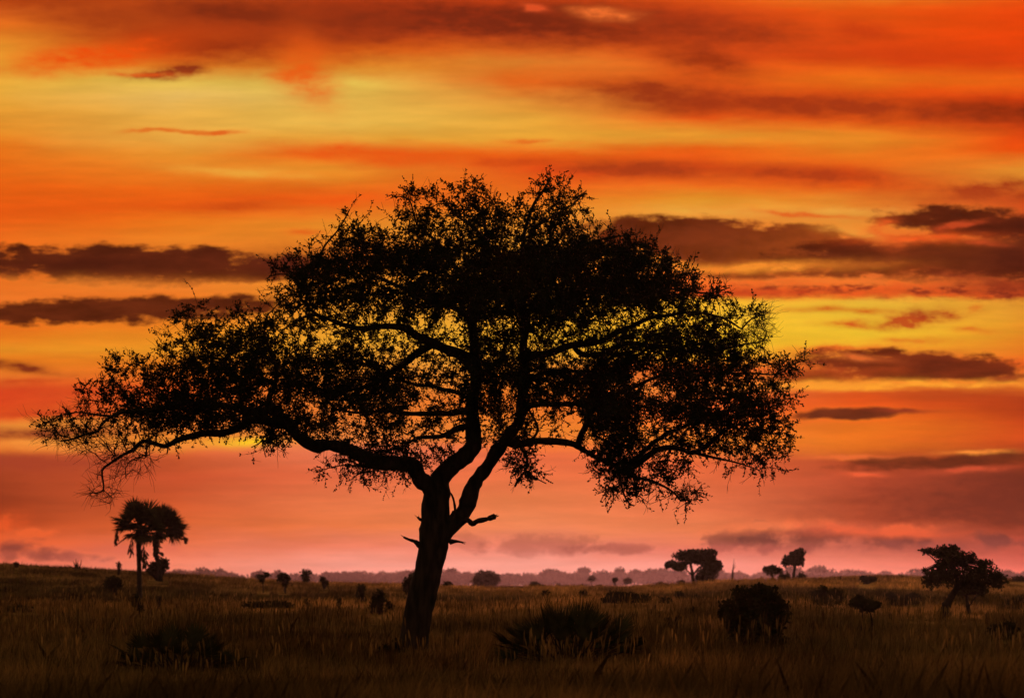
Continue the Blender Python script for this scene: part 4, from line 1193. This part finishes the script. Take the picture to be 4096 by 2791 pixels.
plant('shrub', (2335, 2392), hit(2335, 2392), [(2334, 2376, 14, 15)], 'dim small bush above the top of the dwarf palm clump', 'bush', n=260, leaf_px=9, group=S)
plant('sapling', (2180, 2388), hit(2180, 2388), [(2180, 2372, 16, 9)], 'flat dim bush just below the low spreading bush', 'bush', n=220, leaf_px=9, group=S)
plant('sapling', (2674, 2520), hit(2674, 2520), [(2670, 2490, 12, 20), (2682, 2504, 10, 12)], 'dark sapling in open grass, left one of a close pair', 'tree', n=300, leaf_px=11, group='pair of dark saplings in open grass')
plant('sapling', (2708, 2518), hit(2708, 2518), [(2712, 2482, 14, 18), (2704, 2502, 10, 12)], 'dark sapling in open grass, right one of a close pair', 'tree', n=300, leaf_px=11, group='pair of dark saplings in open grass')
plant('sapling', (2770, 2500), hit(2770, 2500), [(2770, 2442, 6, 18), (2768, 2468, 6, 16)], 'thin upright stalk standing between the sapling pair and the big round bush', 'plant', [([(2768, 2500), (2770, 2440)], 5, 3)], n=130, leaf_px=9, group=S)
plant('slender_tree', (3176, 2334), 325, [(3198, 2212, 24, 20), (3182, 2226, 30, 22), (3152, 2238, 24, 17), (3140, 2250, 14, 12), (3202, 2240, 16, 26), (3174, 2248, 24, 14)], 'slim tree with a lopsided wind-blown crown, right of the dead stem', 'tree', [([(3176, 2334), (3175, 2300), (3180, 2268), (3186, 2240)], 14, 10)], n=2600, leaf_px=8)
plant('small_tree', (3092, 2338), 324, [(3088, 2284, 26, 16), (3070, 2276, 20, 12), (3116, 2280, 16, 10), (3092, 2270, 18, 8)], 'little round-headed tree on a thin trunk, left of the slim lopsided tree', 'tree', [([(3093, 2338), (3092, 2310), (3090, 2292)], 9, 6)], n=1000, leaf_px=8)
plant('shrub', (3130, 2336), 322, [(3126, 2305, 10, 24), (3136, 2316, 12, 16)], 'upright dark shrub between the little round-headed tree and the slim lopsided tree', 'bush', n=380, leaf_px=7, group=S)
plant('shrub', (3205, 2334), 322, [(3206, 2308, 18, 18), (3216, 2316, 12, 14)], 'dark round shrub close right of the slim lopsided tree foot', 'bush', n=420, leaf_px=7, group=S)
plant('shrub', (3150, 2334), 326, [(3150, 2302, 9, 16), (3146, 2318, 10, 12)], 'knobbly dark shrub close left of the slim lopsided tree foot', 'bush', n=280, leaf_px=7, group=S)
plant('shrub', (3470, 2338), hit(3470, 2336, hi=318), [(3466, 2318, 22, 16), (3490, 2314, 20, 10), (3450, 2312, 12, 9)], 'flat dark bush on the skyline between the slim lopsided tree and the leaning tree', 'bush', n=620, leaf_px=8, group=S)
plant('shrub', (3608, 2322), 318, [(3608, 2309, 11, 10)], 'tiny dark bush on the skyline left of the leaning tree', 'bush', n=180, leaf_px=6, group=S)
plant('leafy_bush', (3310, 2424), hit(3310, 2424), [(3280, 2390, 40, 32), (3340, 2385, 40, 32), (3310, 2400, 60, 20), (3290, 2358, 16, 16)], 'broad dim bush on the rise right of the big round bush', 'bush', n=1800, leaf_px=10, group=S)
plant('umbrella_tree', (3468, 2556), hit(3468, 2556), [(3460, 2416, 56, 18), (3425, 2412, 28, 14), (3500, 2420, 28, 12), (3440, 2392, 20, 10), (3470, 2434, 30, 10)], 'small flat-topped tree on two thin stems, in the grass left of the leaning tree', 'tree', [([(3445, 2556), (3446, 2500), (3452, 2438)], 7, 5), ([(3490, 2556), (3489, 2490), (3478, 2440)], 9, 5)], n=1300, leaf_px=11)
plant('low_scrub', (3620, 2424), hit(3620, 2424), [(3560, 2392, 24, 22), (3600, 2404, 40, 14), (3650, 2394, 34, 22), (3545, 2408, 20, 12)], 'dim low scrub on the rise just left of the leaning tree', 'bush', n=1200, leaf_px=10)
plant('leaning_tree', (3758, 2480), hit(3758, 2480), [(3790, 2215, 66, 34), (3720, 2206, 38, 14), (3700, 2202, 22, 8), (3850, 2226, 44, 22), (3775, 2252, 42, 20), (3890, 2240, 34, 14), (3930, 2252, 34, 16), (3965, 2252, 18, 8), (3850, 2300, 98, 32), (3815, 2196, 24, 16), (3772, 2196, 22, 16), (3890, 2222, 16, 14),
                                                      (3760, 2300, 66, 44), (3930, 2300, 80, 46), (3990, 2320, 44, 40), (3720, 2320, 36, 36), (3700, 2282, 14, 10), (3880, 2338, 100, 26)],
      'dark broad tree with a strongly leaning trunk near the right edge', 'tree', [([(3756, 2480), (3776, 2440), (3800, 2395), (3830, 2330), (3800, 2240)], 46, 14), ([(3815, 2360), (3860, 2310), (3930, 2262)], 14, 6), ([(3790, 2300), (3740, 2240), (3700, 2205)], 9, 4)], n=6400, leaf_px=10)
plant('small_tree', (3876, 2462), hit(3876, 2462), [(3880, 2350, 50, 26), (3920, 2360, 40, 18), (3850, 2362, 30, 18)], 'smaller tree on a straight thin trunk, right behind the leaning tree', 'tree', [([(3878, 2462), (3870, 2410), (3866, 2375)], 18, 12), ([(3874, 2430), (3895, 2395), (3915, 2375)], 7, 4)], n=1300, leaf_px=11)
plant('leafy_bush', (4085, 2360), 300, [(4080, 2324, 36, 24), (4110, 2330, 36, 26)], 'dark round bush on the skyline at the right edge', 'bush', n=900, leaf_px=8)
plant('leafy_bush', (4010, 2560), hit(4010, 2560), [(3980, 2525, 34, 26), (4035, 2515, 44, 30), (4010, 2540, 60, 20)], 'dim dark bush in the grass below the leaning tree near the right edge', 'bush', n=1500, leaf_px=12)
plant('shrub', (3190, 2580), hit(3185, 2582), [(3175, 2566, 26, 14)], 'low dark tuft of scrub at the right foot of the big round bush', 'bush', n=260, leaf_px=12)
plant('low_scrub', (4060, 2440), hit(4060, 2440), [(4050, 2415, 50, 22), (4090, 2405, 40, 24)], 'dim scrub at the right edge, behind the small straight-trunked tree', 'bush', n=900, leaf_px=10)
plant('shrub', (1370, 2612), hit(1370, 2612), [(1372, 2575, 30, 34), (1400, 2600, 24, 20)], 'dim leafy weed clump in the grass left of the big tree foot', 'bush', n=420, leaf_px=14)
plant('shrub', (1560, 2640), hit(1560, 2640), [(1550, 2605, 34, 30), (1590, 2590, 20, 34)], 'dim leafy weed clump close beside the big tree foot', 'bush', n=420, leaf_px=14)


# ---------------------------------------------------------------- far woodland
def woodland():
    g = Geo()
    d0 = 1650
    for k in range(430):
        d = d0 + RNG.uniform(-60, 420)
        x = RNG.uniform(-1, 1) * (480 + .0 * d)
        px = CX + F * x / d
        hgt = RNG.choice([1, 1, .95, .8, .7, 1.08, 1.2]) * RNG.uniform(9.6, 11.6)
        hgt += 1.5 * math.exp(-((px - 3300) / 250) ** 2) + .9 * math.exp(-((px - 2350) / 260) ** 2)
        w = RNG.uniform(4.0, 8.0)
        z0 = -2.2
        top = z0 + hgt * (d / d0)
        c = np.array([x, d, top - hgt * .3])
        blob_leaves(g, c, (w, w, hgt * .30), 420, 1.3)
        for _ in range(3):
            cc = c + np.array([RNG.uniform(-.7, .7) * w, RNG.uniform(-.5, .5) * w, RNG.uniform(-.1, .16) * hgt])
            blob_leaves(g, cc, (w * .45, w * .45, hgt * .16), 80, 1.2)
        sticks(g, [[x, d, z0 - 1]], [[x + RNG.uniform(-.6, .6), d, top - hgt * .3]], [.35], [.2], 5)
    # undergrowth closing the foot of the wood
    n = 16000
    p = np.stack([RNG.uniform(-480, 480, n), d0 + RNG.uniform(-60, 300, n), -2.2 + RNG.uniform(0, 10.2, n)], 1)
    leaves(g, p, RNG.normal(0, 1, (n, 3)), RNG.uniform(1.2, 2.6, n), RNG.uniform(1.0, 2.0, n))
    o = g.obj('far_woodland', FAR_LEAF)
    o['kind'] = 'stuff'
    o['label'] = 'distant line of woodland, mauve in the haze along the horizon'


woodland()


# ---------------------------------------------------------------- grass
CLEAR = [((1650 - CX) / F * TREE_D, TREE_D, 1.0, .5, 14), ((2272 - CX) / F * 60, 60, 1.6, .36, 12), ((715 - CX) / F * 55, 55, 1.4, .42, 10), ((3010 - CX) / F * 72, 72, 1.2, .32, 14)] + PLANT_CLEAR


def patch(x, y):
    return (np.sin(x * .35 + 1.2 * np.sin(y * .13)) + np.sin(x * .13 - y * .21 + 2) + np.sin(x * .9 + y * .5) * .5) / 2.5


def grass_band(d0, d1, n, h0, h1, w, name):
    dd = np.sqrt(RNG.uniform(d0 ** 2, d1 ** 2, n))
    u = RNG.uniform(-1, 1, n) * (.25 + 3.0 / dd)
    x = u * dd
    # tufts: pull blades toward clump centres
    cl = .9
    x = np.where(RNG.uniform(0, 1, n) < .7, np.round(x / cl) * cl + RNG.normal(0, .22, n) + .4 * np.sin(np.round(dd / cl) * 12.9), x)
    z = ground_z(x, dd)
    pt = patch(x, dd)
    h = np.minimum(RNG.uniform(h0, h1, n) * (1 + .55 * pt), np.where(dd < 45, .8, 9))
    tall = RNG.uniform(0, 1, n) < .04
    h = np.where(tall, h * 1.35, h)
    for (cx_, cd_, w_, f_, rg_) in CLEAR:
        m_ = (np.abs(x - cx_ * dd / cd_) < w_) & (dd > cd_ - rg_) & (dd < cd_ + .5)
        h = np.where(m_, h * f_, h)
    lean = RNG.normal(0, .16, (n, 2)) + np.array([.05, 0])
    a = RNG.uniform(0, math.pi, n)
    wv = np.stack([np.cos(a), np.sin(a), np.zeros(n)], 1) * (w * RNG.uniform(.6, 1.4, n))[:, None] / 2
    b = np.stack([x, dd, z - .03], 1)
    mid = b + np.stack([lean[:, 0] * h * .45, lean[:, 1] * h * .45, h * .55], 1)
    tip = b + np.stack([lean[:, 0] * h * 1.5, lean[:, 1] * h * 1.5, h], 1)
    vs = np.stack([b - wv, b + wv, mid + wv * .8, tip, mid - wv * .8], 1).reshape(-1, 3)
    i = np.arange(n)[:, None] * 5
    return vs, i + np.array([[0, 1, 2, 3, 4]])


def build_grass():
    g = Geo()
    for args in ((23, 40, 70000, .22, .60, .010, ''), (40, 75, 118000, .25, .58, .014, ''), (75, 150, 118000, .22, .5, .026, ''), (150, 335, 140000, .2, .45, .06, '')):
        v, f = grass_band(*args)
        g.add(v, f)
    # seeding stalks
    n = 7000
    dd = np.sqrt(RNG.uniform(38 ** 2, 130 ** 2, n)); x = RNG.uniform(-.22, .22, n) * dd
    z = ground_z(x, dd)
    h = RNG.uniform(.6, 1.1, n) * (1 + .35 * patch(x, dd))
    for (cx_, cd_, w_, f_, rg_) in CLEAR:
        h = np.where((np.abs(x - cx_ * dd / cd_) < w_) & (dd > cd_ - rg_) & (dd < cd_ + .5), h * f_ * .8, h)
    h = np.where(dd < 40, h * .7, h)
    b = np.stack([x, dd, z], 1)
    top = b + np.stack([RNG.normal(0, .12, n) * h, RNG.normal(0, .1, n), h], 1)
    sticks(g, b, top, .004, .003, 3)
    leaves(g, top - (top - b) * .16, top - b, .22, .03)
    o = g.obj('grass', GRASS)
    o['kind'] = 'stuff'
    o['label'] = 'tall dry savanna grass covering the plain'


build_grass()


# ---------------------------------------------------------------- air
def volume_box(name, lo, hi, density, colour, aniso, label):
    v = np.array([[x, y, z] for z in (lo[2], hi[2]) for y in (lo[1], hi[1]) for x in (lo[0], hi[0])], float)
    q = np.array([[0, 2, 3, 1], [4, 5, 7, 6], [0, 1, 5, 4], [2, 6, 7, 3], [0, 4, 6, 2], [1, 3, 7, 5]])

    def f(nt, out):
        p = nt.nodes.new('ShaderNodeVolumePrincipled')
        p.inputs['Color'].default_value = (*colour, 1)
        p.inputs['Density'].default_value = density
        p.inputs['Anisotropy'].default_value = aniso
        nt.links.new(p.outputs[0], out.inputs['Volume'])
    o = mesh_obj(name, v, q, material(name, f))
    o['kind'] = 'stuff'
    o['label'] = label
    return o


volume_box('haze', (-1540, -80, -6), (1540, 3460, 15), .000032, (1.0, .76, .95), .8, 'pale evening haze over the whole plain')
volume_box('mist', (-1400, 520, -3.5), (1400, 1560, 8.5), .000095, (1.0, .68, 1.0), .8, 'low bank of mist lying in the dip before the far woodland')
